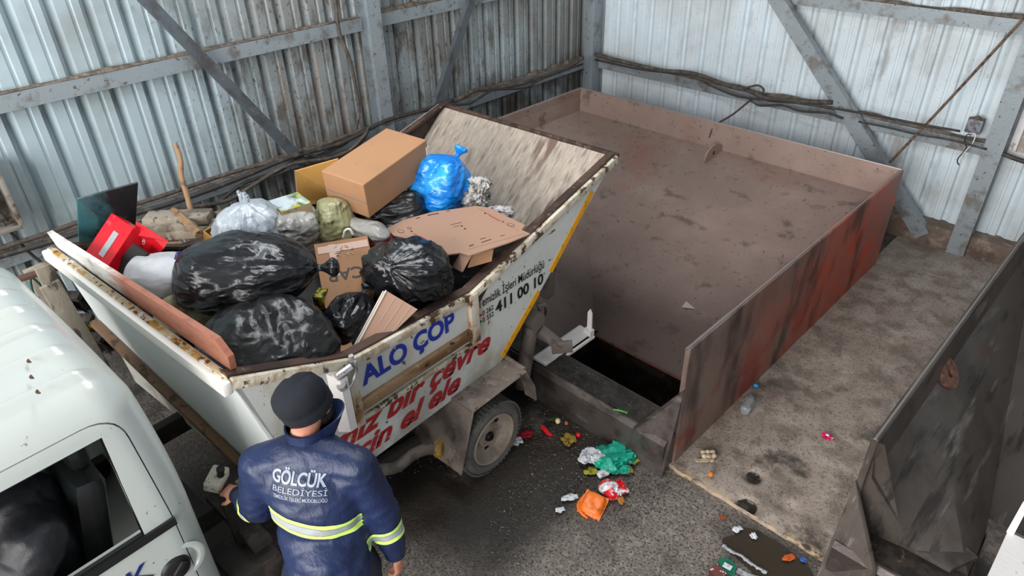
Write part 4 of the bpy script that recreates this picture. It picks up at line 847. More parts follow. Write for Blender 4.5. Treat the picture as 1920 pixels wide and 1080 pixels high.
a=onpl(802,452); b=onpl(777,440); rt=(b-a).normalized(); face_text('happily',(a+b)/2,rt,n.cross(rt),.020,M_rink,e,n*4.6,.008,shear=.3,wd=(b-a).length*1.15)
a=onpl(936,417); b=onpl(914,404); rt=-(b-a).normalized(); face_text('happily',(a+b)/2,rt,n.cross(rt),.018,M_rink,e,n*4.6,.008,shear=.3,wd=(b-a).length*1.15)
# crumpled papers by the rear plate
bag(897,368,1.62,EZ*.9+ER*.2,36,26,26,mat('grey_crumpled_paper',(170,166,162),.8,layers=(dict(c=(70,66,64),s=24,d=6,lo=.52,hi=.58,a=.9),)),'crumpled grey printed paper between the blue bag and the rear plate',31,knot=False,wr=.30,lump=.3,fold=.4,name='crumpled_paper',cat='paper')
bag(938,398,1.58,ER,26,18,14,mat('white_crumpled_paper',(176,170,170),.6,layers=(dict(c=(110,80,80),s=26,d=6,lo=.54,hi=.6,a=.8),)),'crumpled whitish paper bag at the right tip of the flattened box',32,knot=False,wr=.2,lump=.2,name='crumpled_paper',cat='paper')
# wrapped cardboard bundle
A_=az(724,545,1.60); B_=az(783,580,1.50); D_=az(668,650,1.40)
e=empty('cardboard_bundle',A_-EZ*.2,0,'folded cardboard bundle wrapped in clear film, leaning on the near rim','cardboard')
e1=(B_-A_); e2=(D_-A_); n=e1.cross(e2).normalized(); n=n if n.dot(CAM-A_)>0 else -n
for k in range(4):
    bm=bmesh.new(); off=-n*.017*k+e1*-.02*k; prism(bm,[A_+off,B_+off,D_+e1*.45+off+(-e2*.02),D_+off],-n*.010); obj('folded_sheet',bm,[M_card4,M_card,M_card2,M_card3][k],e,smooth=0)
bm=bmesh.new(); tube(bm,[A_-n*.0+n*.004,D_+n*.004],.006,6); tube(bm,[A_-n*.06-e1*.06,D_-n*.06-e1*.06],.008,6)
for t in (.3,.55,.8): tube(bm,[A_+e1*t+n*.003,A_+e1*t*.8+e2*(.4+.3*t)+n*.004],.0012,4)
obj('film_creases',bm,mat('clear_film_sheen',(205,196,188),.2),e)
panel('carton_scrap',[(625,650,1.37),(652,630,1.40),(664,652,1.38),(640,665,1.37)],M_card2,'small torn carton scrap by the near rim under the wrapped bundle','cardboard')
# red gift-like box and black sleeve
o,e1,e2,e3,l1,l2=boxfit((250,427,1.86),(209,399,1.88),(194,515,1.66),.1)
e=empty('red_box',o,0,'glossy red box with silver strip and torn flap in the left corner','box')
n=e1.cross(e2).normalized(); n=n if n.z>0 else -n
M_redb=mat('glossy_red_card',(206,16,34),.32,layers=(dict(c=(224,64,78),s=7,d=7,lo=.62,hi=.68,a=.8),dict(c=(150,14,26),s=2,lo=.45,hi=.7,a=.6)))
bm=bmesh.new(); obox(bm,o,e1,e2,-n,l1,l2,.12); obj('box_body',bm,M_redb,e,smooth=0)
R=Matrix((e1,e2,n)).transposed()
bm=bmesh.new(); box(bm,o+e1*l1*.42+e2*l2*.50+n*.002,(l1*.22,l2*.52,.002),R); obj('silver_strip',bm,mat('silver_foil',(190,190,192),.35,.5),e)
bm=bmesh.new(); P=[az(256,416,1.86),az(314,452,1.80),az(306,466,1.76),az(292,462,1.72),az(268,500,1.60),az(250,440,1.80)]; prism(bm,P,Vector((.003,.003,0))); bmesh.ops.triangulate(bm,faces=bm.faces[:]); obj('lid_flap',bm,M_redb,e,smooth=0)
bm=bmesh.new(); c=az(270,452,1.80); nn=(P[1]-P[0]).cross(P[4]-P[0]).normalized(); nn=nn if nn.dot(CAM-c)>0 else -nn; F=frame(nn)
t_=((P[0]-CAM).dot(nn))/ray(270,452).dot(nn); c=CAM+ray(270,452)*t_; tube(bm,[c+nn*.006+F.col[0]*.018*math.cos(t)+F.col[2]*.018*math.sin(t) for t in [2*PI*i/16 for i in range(17)]],.003,5); lathe(bm,[(0,.007),(.008,.007),(.009,.004)],c,nn,10); obj('round_mark',bm,mat('pale_red_mark',(226,150,156),.5),e)
panel('black_board',[(249,457,1.80),(275,476,1.78),(222,540,1.56),(194,519,1.58)],mat('black_card',(26,28,27),.6),'black rectangular card lying on the red box','board',t=.02)
# dirty dark sheet standing at the left rim
def q4(name,pts,m,label,cat,t=.012): 
    P=[Vector(p) for p in pts]; n_=(P[1]-P[0]).cross(P[-1]-P[0]).normalized(); bm=bmesh.new(); prism(bm,P,n_*t); return obj(name,bm,m,label=label,cat=cat,smooth=0)
q4('dark_panel',[az(145,374,1.98),az(259,343,1.98),az(252,460,1.55),az(150,492,1.50)],mat('teal_black_sheet',(38,40,42),.35,.2,world=True,layers=(dict(c=(66,118,124),s=3.2,d=6,st=(1,1,.6),lo=.50,hi=.64,a=.8),dict(c=(92,76,66),s=7,d=8,lo=.54,hi=.64,a=.7),dict(c=(66,44,48),s=3,lo=.5,hi=.65,a=.5)),bump=((4,.5,5),)),'dirty black and teal sheet standing behind the red box','panel')
# reddish plank on the front rim
pl=[toW((XS-.04,A[0]+.04,1.70)),toW((XLy(-1.3)+.0,A[0]-.03,1.68)),toW((XLy(-1.3)-.02,A[0]-.05,1.80)),toW((XS-.09,A[0]+.03,1.855)),toW((XS-.03,A[0]+.04,1.78))]
q4('plank',pl,mat('reddish_plank',(158,102,82),.6,world=True,layers=(dict(c=(236,232,226),s=1.5,d=3,lo=.1,hi=.2,m=((0,-3.55,-3.85),)),dict(c=(120,78,62),s=12,d=8,st=(1,1,3),lo=.5,hi=.65,a=.5))),'long reddish brown plank, its left end whitened as in glare, behind the front rim','plank',t=.03)  # white left end is bright glare put into the plank's colour
# ================================================================== people
def blob(bm,c,r,R=None,seg=16):
    """ellipsoid"""
    m=Matrix.Translation(Vector(c))@((R or Matrix.Identity(3)).to_4x4())@Matrix.Diagonal((r[0],r[1],r[2],1))
    bmesh.ops.create_uvsphere(bm,u_segments=seg,v_segments=seg//2+2,radius=1,matrix=m)
def limb(bm,pts,rs,seg=16):
    pts=[Vector(p) for p in pts]
    for i in range(len(pts)-1):
        a,b=pts[i],pts[i+1]; F=frame(b-a); s,u=F.col[0],F.col[2]; ra,rb=rs[i],rs[i+1]
        A_=[bm.verts.new(a+(s*math.cos(2*PI*k/seg)+u*math.sin(2*PI*k/seg))*ra) for k in range(seg)]
        B_=[bm.verts.new(b+(s*math.cos(2*PI*k/seg)+u*math.sin(2*PI*k/seg))*rb) for k in range(seg)]
        for k in range(seg): bm.faces.new((A_[k],A_[(k+1)%seg],B_[(k+1)%seg],B_[k]))
        bm.faces.new(A_[::-1]); bm.faces.new(B_)
    for p,r in zip(pts,rs): blob(bm,p,(r,r,r),seg=12)
def fuse(bm,vox=.012,smooth=6):
    bmesh.ops.recalc_face_normals(bm,faces=bm.faces[:])
    return bake(bm,[('REMESH',dict(mode='VOXEL',voxel_size=vox,adaptivity=0)),('SMOOTH',dict(factor=.5,iterations=smooth))])
def wrinkle(bm,fn):
    bm.normal_update(); D=[(v,v.normal.copy(),fn(v.co)) for v in bm.verts]
    for v,n,d in D: v.co+=n*d
def strip(src,planes,off,keep):
    """band cut out of a garment between two planes, lifted off by off"""
    b=src.copy(); b.normal_update()
    for (p,n) in planes:
        bmesh.ops.bisect_plane(b,geom=b.verts[:]+b.edges[:]+b.faces[:],plane_co=p,plane_no=n,clear_outer=True)
    dl=[f for f in b.faces if not keep(f.calc_center_median())]; bmesh.ops.delete(b,geom=dl,context='FACES'); b.normal_update()
    for v in b.verts: v.co+=v.normal*off
    return b
def hand(bm,wrist,d,palm_n,curl=.6,side=1,s=1):
    """wrist->knuckles direction d; palm_n: normal of the back of the hand; side: +1 thumb towards d x n"""
    d=Vector(d).normalized(); n=Vector(palm_n); n=(n-d*n.dot(d)).normalized(); t=d.cross(n)*side
    w=Vector(wrist); R=Matrix((t,d,n)).transposed()
    blob(bm,w+d*.045*s,(.040*s,.052*s,.016*s),R); limb(bm,[w-d*.03,w+d*.01],[.027*s,.026*s])
    for k,(o,L) in enumerate(((.028,.070),(.010,.078),(-.009,.072),(-.027,.058))):
        p=w+d*.082*s+t*o*s; pts=[p-d*.02]; a=.15; dd=d
        for j,f in enumerate((.45,.3,.25)):
            a+=curl*(.75+.1*k); dd=d*math.cos(a)-n*math.sin(a); pts.append(pts[-1]+dd*L*f*s+(d*.02 if j==0 else Vector((0,0,0))))
        limb(bm,pts,[.0095*s,.009*s,.0082*s,.007*s],10)
    p=w+d*.022*s+t*.030*s; dd=(d*.65+t*.75-n*.35).normalized(); q=p+dd*.036*s; d2=(d*.9+t*.15-n*.5).normalized(); limb(bm,[p,q,q+d2*.028*s,q+d2*.028*s+(d2-n*.4).normalized()*.02*s],[.013*s,.011*s,.0095*s,.008*s],10)
M_skin=mat('skin',(196,138,112),.5,layers=(dict(c=(180,110,92),s=9,lo=.45,hi=.65,a=.5),),bump=((90,.1,3),)); M_hair=mat('dark_hair',(30,24,22),.6,bump=((120,.6,3),))
M_navy=mat('navy_jacket_cloth',(26,39,75),.42,layers=(dict(c=(20,30,56),s=5,d=5,lo=.45,hi=.65,a=.6),),bump=((7,.7,3,(1,1,.5),'ridge',.03),(22,.4,4,(1,1,.6),'noise',.015),(300,.12,2)))
M_cap=mat('black_knit',(17,20,30),.85,bump=((200,.4,3),)); M_trou=mat('navy_trousers',(24,30,48),.7,bump=((20,.4,4),)); M_shoe=mat('black_boot',(20,20,20),.5)
M_hiv=mat('fluo_yellow',(206,246,120),.5); M_ref=mat('reflective_grey',(168,174,178),.35,.2)
Nk=Vector((-2.19,.90,1.50)); Rt=Vector((.67,.74,0)); Fw=Vector((-.74,.67,0)); pel=az(622,1070,.92); pel.z=.92
man=empty('person',(pel.x+.05,pel.y+.1,0),0,'workman in navy jacket with reflective bands and dark knit cap, seen from behind','person')
up_=(Nk-pel).normalized(); chest=pel+(Nk-pel)*.68; belly=pel+(Nk-pel)*.3
shR=az(668,875,1.42); shL=az(487,872,1.42); elR=az(716,962,1.13); wrR=az(741,1036,.91); hdR=az(748,1060,.84)
elL=az(484,948,1.17); wrL=az(450,930,1.04); hdL=az(428,920,1.03)
hipR=pel+Rt*.10; hipL=pel-Rt*.10; g0=Vector((pel.x,pel.y,0)); ftR=g0+Rt*.16+Fw*.02; ftL=g0-Rt*.14+Fw*.22
Hc=az(575,757,1.665); hf=Vector((.05,1,0)).normalized(); hs=hf.cross(EZ)  # head facing, right side
HR=Matrix((hs,hf,EZ)).transposed()
b=bmesh.new()
# body: one continuous figure
blob(b,Hc+EZ*.01,(.076,.098,.105),HR); blob(b,Hc-EZ*.07+hf*.035,(.058,.065,.06),HR)
blob(b,Hc+hf*.105-EZ*.022,(.013,.02,.022),HR,10); limb(b,[Hc+hf*.092+EZ*.01,Hc+hf*.112-EZ*.028],[.009,.014],8)
for s in (-1,1):
    blob(b,Hc+hs*.079*s-EZ*.018-hf*.008,(.012,.020,.032),HR,12); blob(b,Hc+hs*.03*s+hf*.082+EZ*.012,(.016,.012,.010),HR,10); blob(b,Hc+hs*.033*s+hf*.086+EZ*.03,(.022,.010,.007),HR,10)
blob(b,Hc+hf*.095-EZ*.060,(.025,.012,.008),HR,10)
limb(b,[Nk-EZ*.06,Nk+EZ*.05,Hc-EZ*.06],[.075,.062,.058])
limb(b,[shL-EZ*.02,Nk-EZ*.06,shR-EZ*.02],[.065,.085,.065]); blob(b,chest,(.16,.105,.17),Matrix((Rt,Fw,up_)).transposed()); limb(b,[chest,belly,pel],[.12,.125,.13])
limb(b,[hipL,hipR],[.11,.11])
for hip,ft in ((hipR,ftR),(hipL,ftL)):
    kn=(hip+ft)/2+Fw*.05; kn.z=.48; limb(b,[hip,kn,ft+EZ*.10],[.095,.062,.045]); limb(b,[ft+EZ*.06-Fw*.06,ft+EZ*.045+Fw*.15],[.045,.04])
limb(b,[shR,elR,wrR],[.058,.045,.028]); limb(b,[shL,elL,wrL],[.058,.045,.028])
hand(b,wrR+(hdR-wrR)*.30,hdR-wrR+Vector((0,0,-.03)),(Rt*.9-Fw*.3),.75,side=-1); hand(b,wrL+(hdL-wrL)*.1,(hdL-wrL).normalized()+EZ*.05,(EZ*.8-Fw*.2+Rt*-.1),.45,side=-1,s=1)
body=fuse(b,.0065,4); obj('body',body,M_skin,man,smooth=180)
# eyes are closed volumes on the face
b=bmesh.new()
for s in (-1,1): blob(b,Hc+hs*.03*s+hf*.089+EZ*.012,(.010,.006,.006),HR,10)
obj('eyes',b,mat('eye',(60,50,46),.3),man,smooth=180,kind=None)
b=bmesh.new(); blob(b,Hc-hf*.012+EZ*.0,(.083,.094,.092),HR); blob(b,Hc-hf*.028-EZ*.068,(.068,.070,.052),HR); bmesh.ops.bisect_plane(b,geom=b.verts[:]+b.edges[:]+b.faces[:],plane_co=Hc+hf*.055,plane_no=hf,clear_outer=True); obj('hair',b,M_hair,man,smooth=180)
b=bmesh.new(); blob(b,Hc-EZ*.085+hf*.045,(.064,.066,.048),HR); blob(b,Hc-EZ*.03+hf*.03,(.080,.03,.06),HR)
b=fuse(b,.008,3); wrinkle(b,lambda c:.003*nz(c,60)); obj('beard',b,M_hair,man,smooth=180)
# cap
b=bmesh.new(); HRt=HR@Matrix.Rotation(.16,3,'X')
lathe(b,[(.094,-.045),(.103,-.05),(.108,-.03),(.108,.0),(.103,.012),(.108,.02),(.109,.045),(.100,.078),(.078,.102),(.045,.113),(0,.116)],Hc+EZ*.020-hf*.010,EZ-hf*.30,48,up=(0,1,0))
for v in b.verts:
    d=v.co-Hc; u=d.dot(hf); s_=d.dot(hs); v.co=Hc+hf*u*1.10+hs*s_*.93+EZ*d.z; d=v.co-Hc
    if d.z>.06: v.co-=EZ*.012*max(0,1-abs(d.dot(hs)+.01)/.018)+EZ*.010*max(0,1-abs(d.dot(hf)-.3*d.dot(hs)+.0)/.016)
    v.co+=d.normalized()*.0025*nz(v.co,30)
obj('knit_cap',b,M_cap,man,label='dark knit cap with folded brim',smooth=60)
# jacket
b=bmesh.new(); TR=Matrix((Rt,Fw,up_)).transposed()
limb(b,[shL-EZ*.0,Nk-EZ*.05-Fw*.01,shR-EZ*.0],[.088,.118,.088],20)
blob(b,chest-Fw*.015,(.215,.165,.24),TR,24); blob(b,belly,(.205,.165,.23),TR,24); blob(b,pel+EZ*.02,(.20,.17,.20),TR,24)
limb(b,[pel+EZ*.06,pel-EZ*.08],[.195,.20],28)
limb(b,[shR,elR,wrR-(wrR-elR)*.05],[.092,.082,.058],20); limb(b,[shL,elL,wrL-(wrL-elL)*.1],[.092,.082,.056],20)
for sh,cc in ((shR,1),(shL,-1)): limb(b,[sh,chest+Rt*.12*cc],[.095,.11],16)
jk=fuse(b,.011,10)
def jw(c):
    d=c-chest; v=.006*nz(c,6,2)+.004*ridge(Vector((c.x,c.y,c.z*2.2)),9,3)-.003
    ra=(c-elR).length; v+=.008*ridge(Vector(((c-elR).dot(Rt),(c-elR).dot(Fw),c.z*2.5)),8,5)*max(0,1-ra/.22)
    la=(c-elL).length; v+=.008*ridge(Vector((c.x,c.y,c.z*2.5)),9,6)*max(0,1-la/.2)
    v-=.014*max(0,1-abs(c.z-(belly.z-.02))/.05)*(.6+.6*nz(c,4))
    return v
wrinkle(jk,jw)
# hollow cuffs: openings at hem and cuffs
jj=jk.copy(); bmesh.ops.bisect_plane(jj,geom=jj.verts[:]+jj.edges[:]+jj.faces[:],plane_co=pel-EZ*.13,plane_no=(0,0,-1),clear_outer=True)
tree=BVHTree.FromBMesh(jk)
jobj=obj('jacket',jj,M_navy,man,smooth=180,label='navy work jacket with pale municipal lettering on the back')
bt=az(585,958,1.2); 
def tband(dz,w_,m,nm,off):
    c=az(585,966,1.15); c=belly.copy(); zb=az(600,968,1.2)
    n_=(EZ+Rt*.25).normalized(); p=BAND+n_*dz
    b=strip(jk,[(p+n_*w_/2,n_),(p-n_*w_/2,-n_)],off,lambda q:abs((q-BAND).dot(Rt))<.185 and (q-BAND).length<.5)
    return obj(nm,b,m,man,smooth=180)
hit=tree.ray_cast(CAM,ray(588,999)); BAND=hit[0] if hit[0] is not None else chest
BAND=BAND.copy()
for dz,w_,m,nm in ((.026,.018,M_hiv,'fluorescent_band'),(0,.030,M_ref,'reflective_band'),(-.026,.018,M_hiv,'fluorescent_band')): tband(dz,w_,m,nm,.003)
for el,wr,t0 in ((elR,wrR,.38),(elL,wrL,.12)):
    ad=(wr-el).normalized(); c=el.lerp(wr,t0)
    for dz,w_,m,nm in ((.024,.017,M_hiv,'fluorescent_band'),(0,.028,M_ref,'reflective_band'),(-.024,.017,M_hiv,'fluorescent_band')):
        p=c+ad*dz; b=strip(jk,[(p+ad*w_/2,ad),(p-ad*w_/2,-ad)],.003,lambda q:(q-c).length<.125); 
        if len(b.faces): obj(nm,b,m,man,smooth=180)
# collar
b=bmesh.new(); N=40; rows=[]
Cc_=Nk+EZ*.0; 
def col(u,v):
    a=2*PI*u; cf=math.cos(a); sf=math.sin(a)   # a=0 forward (head facing side)
    d=Fw*cf*.6+Rt*sf if False else (hf*cf+hs*sf)
    r=.084+.006*v+(.075*max(0,cf)**4)*(.3+v); h=.078*v*(1-.10*max(0,cf)+.25*max(0,cf)**6)
    return Nk+(Hc-Nk)*.35*v+Vector((d.x*r,d.y*r,-.045+h))+Vector((0,0,.004*nz((cf*3,sf*3,v*2),1,8)))
sheet(b,col,48,8,.008); obj('collar',b,M_navy,man,smooth=60)
# sleeve cuffs in dark knit, trousers, boots
for el,wr,hd in ((elR,wrR,hdR),(elL,wrL,hdL)):
    b=bmesh.new(); tube(b,[wr-(wr-el).normalized()*.02,wr+(hd-wr).normalized()*.022],[.042,.033],20,smooth=4); obj('cuff',b,M_trou,man,smooth=60)
b=bmesh.new(); limb(b,[hipL,hipR],[.125,.125]); blob(b,pel-EZ*.02,(.17,.13,.12),Matrix((Rt,Fw,EZ)).transposed())
for hip,ft in ((hipR,ftR),(hipL,ftL)):
    kn=(hip+ft)/2+Fw*.05; kn.z=.48; limb(b,[hip,kn,ft+EZ*.12],[.11,.082,.075],20)
b=fuse(b,.014,6); wrinkle(b,lambda c:.006*ridge(Vector((c.x,c.y,c.z*2)),9,9)); obj('trousers',b,M_trou,man,smooth=180)
for ft in (ftR,ftL):
    b=bmesh.new(); limb(b,[ft+EZ*.055-Fw*.07,ft+EZ*.055+Fw*.05,ft+EZ*.045+Fw*.16],[.054,.052,.044]); limb(b,[ft+EZ*.06-Fw*.04,ft+EZ*.16-Fw*.04],[.055,.055]); 
    b=fuse(b,.010,3)
    for v in b.verts: v.co.z=max(v.co.z,.003)
    obj('boot',b,M_shoe,man,smooth=60)
# lettering on the back
def back_text(body,px0,py0,px1,py1,hpx,m,off,nm='back_lettering'):
    h0=tree.ray_cast(CAM,ray(px0,py0))[0]; h1=tree.ray_cast(CAM,ray(px1,py1))[0]
    if h0 is None or h1 is None: return
    right=(h1-h0); W_=right.length; right.normalize(); upv=up_-right*up_.dot(right); upv.normalize(); nn=right.cross(upv)
    depth=(CAM-h0).length; hm=hpx*depth/FPX*1.0
    bm,w_=text_bm(body,1,0,off); cb,_=text_bm('H',1); ch=max(v.co.y for v in cb.verts); cb.free()
    bmesh.ops.triangulate(bm,faces=bm.faces[:]); bmesh.ops.subdivide_edges(bm,edges=[e for e in bm.edges if e.calc_length()>.12],cuts=3,use_grid_fill=True)
    for v in bm.verts:
        p=h0+right*(v.co.x*W_/w_)+upv*(v.co.y/ch*hm); q=tree.ray_cast(p+nn*.3,-nn)[0]; v.co=(q if q is not None and (q-p).length<.15 else p)+nn*.0035
    obj(nm,bm,m,man,smooth=0)
M_pr=mat('pale_print',(150,158,174),.5)
back_text('GÖLCÜK',511,899,613,911,20,M_pr,.03); back_text('BELEDİYESİ',512,917,614,929,9,M_pr,.0); back_text('TEMİZLİK İŞLERİ MÜDÜRLÜĞÜ',512,929,614,941,5.5,M_pr,.012)
# control box held in the left hand
b=bmesh.new(); c=az(406,898,1.035); R=Matrix.Rotation(.72,3,'Z')@Matrix.Rotation(.25,3,'Y'); box(b,c,(.085,.13,.06),R,bev=.012)
e=empty('control_box',c-EZ*.03,0,'dirty white control box with a black knob under the workman\'s left hand','switch'); obj('housing',b,mat('dirty_white_plastic',(206,198,186),.5,layers=(dict(c=(120,108,96),s=30,lo=.55,hi=.62,a=.8),)),e,smooth=30)
b=bmesh.new(); lathe(b,[(.018,0),(.016,.03),(.020,.035),(.020,.05),(0,.055)],c+R@Vector((0,0,.028))+ER*.02,R@Vector((0,0,1)),16); obj('knob',b,M_trim,e)
b=bmesh.new(); beam(b,c-EZ*.03,Vector((c.x,c.y,.5)),.035,.035); obj('stand_post',b,M_dark,e)
# driver in the cab
D0=toW((-.40,-2.20,.98)); dN=toW((-.38,-2.24,1.50)); dF=tey_*-1; dR=tex_*-1
drv=empty('person',toW((-.42,-2.3,.6)),0,'driver in a black padded jacket sitting in the truck cab behind the open window','person')
dH=dN+dF*.10+EZ*.15; DR=Matrix((dR,dF,EZ)).transposed(); b=bmesh.new()
blob(b,dH,(.076,.098,.11),DR); blob(b,dH-EZ*.07+dF*.03,(.058,.065,.055),DR); limb(b,[dH+dF*.095,dH+dF*.112-EZ*.03],[.009,.014],8)
for s in (-1,1): blob(b,dH+dR*.079*s-EZ*.01,(.012,.02,.03),DR,12)
limb(b,[dN-EZ*.06,dH-EZ*.05],[.07,.06]); limb(b,[dN-EZ*.05,D0],[.14,.15])
for s in (-1,1):
    hip=D0+dR*.1*s; kn=hip+dF*.48+EZ*.06; ft=kn+dF*.12-EZ*.45; limb(b,[hip,kn,ft],[.09,.065,.045]); limb(b,[ft-dF*.04,ft+dF*.14],[.045,.04])
    sh=dN+dR*.19*s-EZ*.08; el=sh+dF*.20-EZ*.24+dR*.03*s; wr=el+dF*.24+EZ*.10-dR*.06*s; limb(b,[sh,el,wr],[.055,.045,.028]); hand(b,wr,dF+EZ*.2,EZ,.8,side=s)
obj('body',fuse(b,.010,4),M_skin,drv,smooth=180)
b=bmesh.new(); blob(b,dH-dF*.012+EZ*.012,(.084,.096,.104),DR); bmesh.ops.bisect_plane(b,geom=b.verts[:]+b.edges[:]+b.faces[:],plane_co=dH+dF*.05,plane_no=dF,clear_outer=True); obj('hair',b,M_hair,drv,smooth=180)
b=bmesh.new(); limb(b,[dN-EZ*.04,D0-EZ*.02],[.17,.19],20); limb(b,[dN+EZ*.02,dN-EZ*.05],[.10,.14])
for s in (-1,1):
    sh=dN+dR*.20*s-EZ*.06; el=sh+dF*.20-EZ*.24+dR*.04*s; wr=el+dF*.22+EZ*.09-dR*.05*s; limb(b,[dN-EZ*.08,sh,el,wr],[.14,.115,.085,.055],18)
b=fuse(b,.013,6); wrinkle(b,lambda c:.012*ridge(c,7,3)+.006*ridge(c,15,5)-.008); obj('jacket',b,mat('black_padded_cloth',(24,25,30),.5,bump=((14,.4,4),)),drv,smooth=180)
b=bmesh.new()
for s in (-1,1):
    hip=D0+dR*.1*s; kn=hip+dF*.48+EZ*.06; ft=kn+dF*.12-EZ*.45; limb(b,[hip,kn,ft+EZ*.05],[.105,.08,.065])
b=fuse(b,.016,5); obj('trousers',b,M_trou,drv,smooth=180)
# ================================================================== cables, boards, clutter at the walls
M_cab1=mat('dusty_cable',(78,70,64),.75,world=True,layers=(dict(c=(112,100,88),s=12,d=6,lo=.5,hi=.66,a=.7),dict(c=(44,40,38),s=20,lo=.5,hi=.6,a=.6)),bump=((60,.3,4),))
M_cab2=mat('dark_cable',(52,48,46),.6,world=True,layers=(dict(c=(90,80,72),s=14,d=6,lo=.52,hi=.64,a=.6),))
def cable(pts,f,r,m,label,group=None,name='cable',cat='cable'):
    bm=bmesh.new(); tube(bm,[f(px,py) for px,py in pts],r,8,smooth=6); return obj(name,bm,m,label=label,cat=cat,group=group,smooth=180)
fl=lambda off:(lambda px,py:ax(px,py,XW+off)); fb=lambda off:(lambda px,py:ay(px,py,YW-off))
G1='dusty cables along the left wall'
cable([(-40,478),(80,440),(180,405),(290,372),(420,328),(520,300),(600,274),(690,238)],fl(.22),.020,M_cab1,'thick dusty cable along the left wall, uppermost of the bundle',G1)
cable([(-40,492),(100,452),(240,405),(330,378),(440,338),(545,295),(640,268),(720,228),(800,205),(850,188)],fl(.25),.022,M_cab2,'dark cable of the left wall bundle running behind the tipper rear',G1)
cable([(230,425),(320,395),(420,378),(470,350),(540,310),(620,296),(660,278),(690,246)],fl(.28),.018,M_cab1,'cable sagging below the left wall bundle near the dark brace',G1)
cable([(250,440),(330,410),(400,385),(455,345),(520,322),(560,300),(640,286),(680,262)],fl(.24),.016,M_cab2,'lower dark cable of the left wall bundle',G1)
cable([(560,280),(600,296),(650,290),(680,262),(692,236)],fl(.27),.017,M_cab2,'dark cable looping beside the mid wall column',G1)
cable([(628,-10),(636,60),(655,110),(668,170),(672,215),(655,262),(590,296)],fl(.20),.018,M_cab1,'dusty cable hanging down left of the mid wall column',G1)
G2='dusty cables towards the wall corner'
cable([(800,208),(850,190),(890,170),(920,166),(960,160),(1000,150),(1060,128),(1092,108)],fl(.24),.028,M_cab1,'thick dust coated cable bundle rising to the wall corner',G2)
cable([(840,196),(880,194),(910,176),(930,168),(985,164),(1020,146),(1092,120)],fl(.28),.014,M_cab2,'thin dark cable below the dusty bundle near the wall corner',G2)
G3='dusty cables along the back wall'
cable([(1116,102),(1170,116),(1240,132),(1300,138),(1370,162),(1405,170),(1440,186),(1500,190),(1560,192)],fb(.26),.026,M_cab1,'thick dust coated cable along the back wall',G3)
cable([(1116,112),(1200,130),(1290,142),(1340,164),(1390,182),(1470,190),(1540,200),(1580,206),(1650,218),(1720,232),(1800,246)],fb(.29),.012,M_cab2,'thin dark cable under the thick one along the back wall',G3)
cable([(1395,166),(1420,160),(1432,168),(1428,176)],fb(.30),.012,M_cab1,'small cable bend sticking out above the back wall bundle')
cable([(1408,188),(1425,198),(1465,197),(1500,208),(1550,212),(1580,222)],fb(.27),.012,M_cab2,'black cable drooping below the back wall girt beside the thick brace')
cable([(1610,228),(1660,238),(1720,252),(1780,262),(1850,280)],fb(.24),.010,M_cab2,'thin wire along the lower girt right of the thick brace')
cable([(1880,288),(1900,296),(1930,306)],fb(.24),.022,M_cab2,'dark cable leaving under the window at the right edge')
# junction box with loose wires
p=ay(1822,241,YW-.2); e=empty('junction_box',(p.x,p.y,p.z-.07),0,'small grey junction box with loose white wires on the back wall','box')
bm=bmesh.new(); box(bm,(p.x,YW-.10,p.z),(.13,.08,.13),bev=.008); obj('housing',bm,mat('grey_plastic_box',(128,130,138),.5,layers=(dict(c=(84,80,84),s=20,d=6,lo=.5,hi=.6),)),e)
bm=bmesh.new(); dust_ridge(bm,(p.x-.065,YW-.10,p.z+.066),(p.x+.065,YW-.10,p.z+.066),.08,.03,3,12); obj('dust_layer',bm,M_dust,e)
for k,(pts,mm) in enumerate((([(1824,250),(1812,254),(1809,268),(1812,276),(1806,286),(1797,296),(1795,304),(1799,310)],M_cab2),([(1818,250),(1829,252),(1824,268),(1817,276),(1805,290),(1804,302),(1800,310)],mat('white_wire',(214,212,206),.5)))):
    bm=bmesh.new(); tube(bm,[ay(a,b_,YW-.19) for a,b_ in pts],.006,6,smooth=5); obj('loose_wire',bm,mm,e,smooth=180)
# cabinet at the left edge of the picture
c=ax(15,380,XW+.2); e=empty('electric_cabinet',(XW+.15,c.y,c.z-.3),0,'open rusty electric cabinet on the left wall at the left edge of the photo','cabinet')
y1=ax(40,420,XW+.25).y; z0,z1=ax(36,425,XW+.25).z,ax(0,312,XW+.25).z
M_cabn=mat('rusty_cabinet',(138,132,124),.6,.2,world=True,layers=(dict(c=(96,78,66),s=9,d=8,lo=.48,hi=.62),dict(c=(190,184,174),s=6,lo=.6,hi=.7,a=.6)))
bm=bmesh.new(); ya=y1-.45
for q in (((XW+.15,(ya+y1)/2,z0),(.24,y1-ya,.03)),((XW+.15,(ya+y1)/2,z1),(.24,y1-ya,.03)),((XW+.15,y1,(z0+z1)/2),(.24,.03,z1-z0)),((XW+.15,ya,(z0+z1)/2),(.24,.03,z1-z0)),((XW+.045,(ya+y1)/2,(z0+z1)/2),(.02,y1-ya,z1-z0))): box(bm,q[0],q[1],bev=.004)
obj('case',bm,M_cabn,e)
bm=bmesh.new(); box(bm,(XW+.10,y1-.16,z0+.2),(.09,.16,.22),bev=.01); box(bm,(XW+.10,y1-.34,z0+.25),(.09,.12,.3),bev=.01); obj('switchgear',bm,M_dark,e)
bm=bmesh.new(); tube(bm,[(XW+.2,y1-.1,z0+.05),(XW+.18,y1-.02,z0-.25),(XW+.22,y1+.08,z0-.5),(XW+.2,y1+.1,z0-.9)],.012,8,smooth=6); tube(bm,[(XW+.2,y1-.3,z0+.3),(XW+.24,y1-.12,z0+.2),(XW+.2,y1-.06,z0+.05)],.008,6,smooth=5); obj('lead_cable',bm,M_cab2,e,smooth=180)
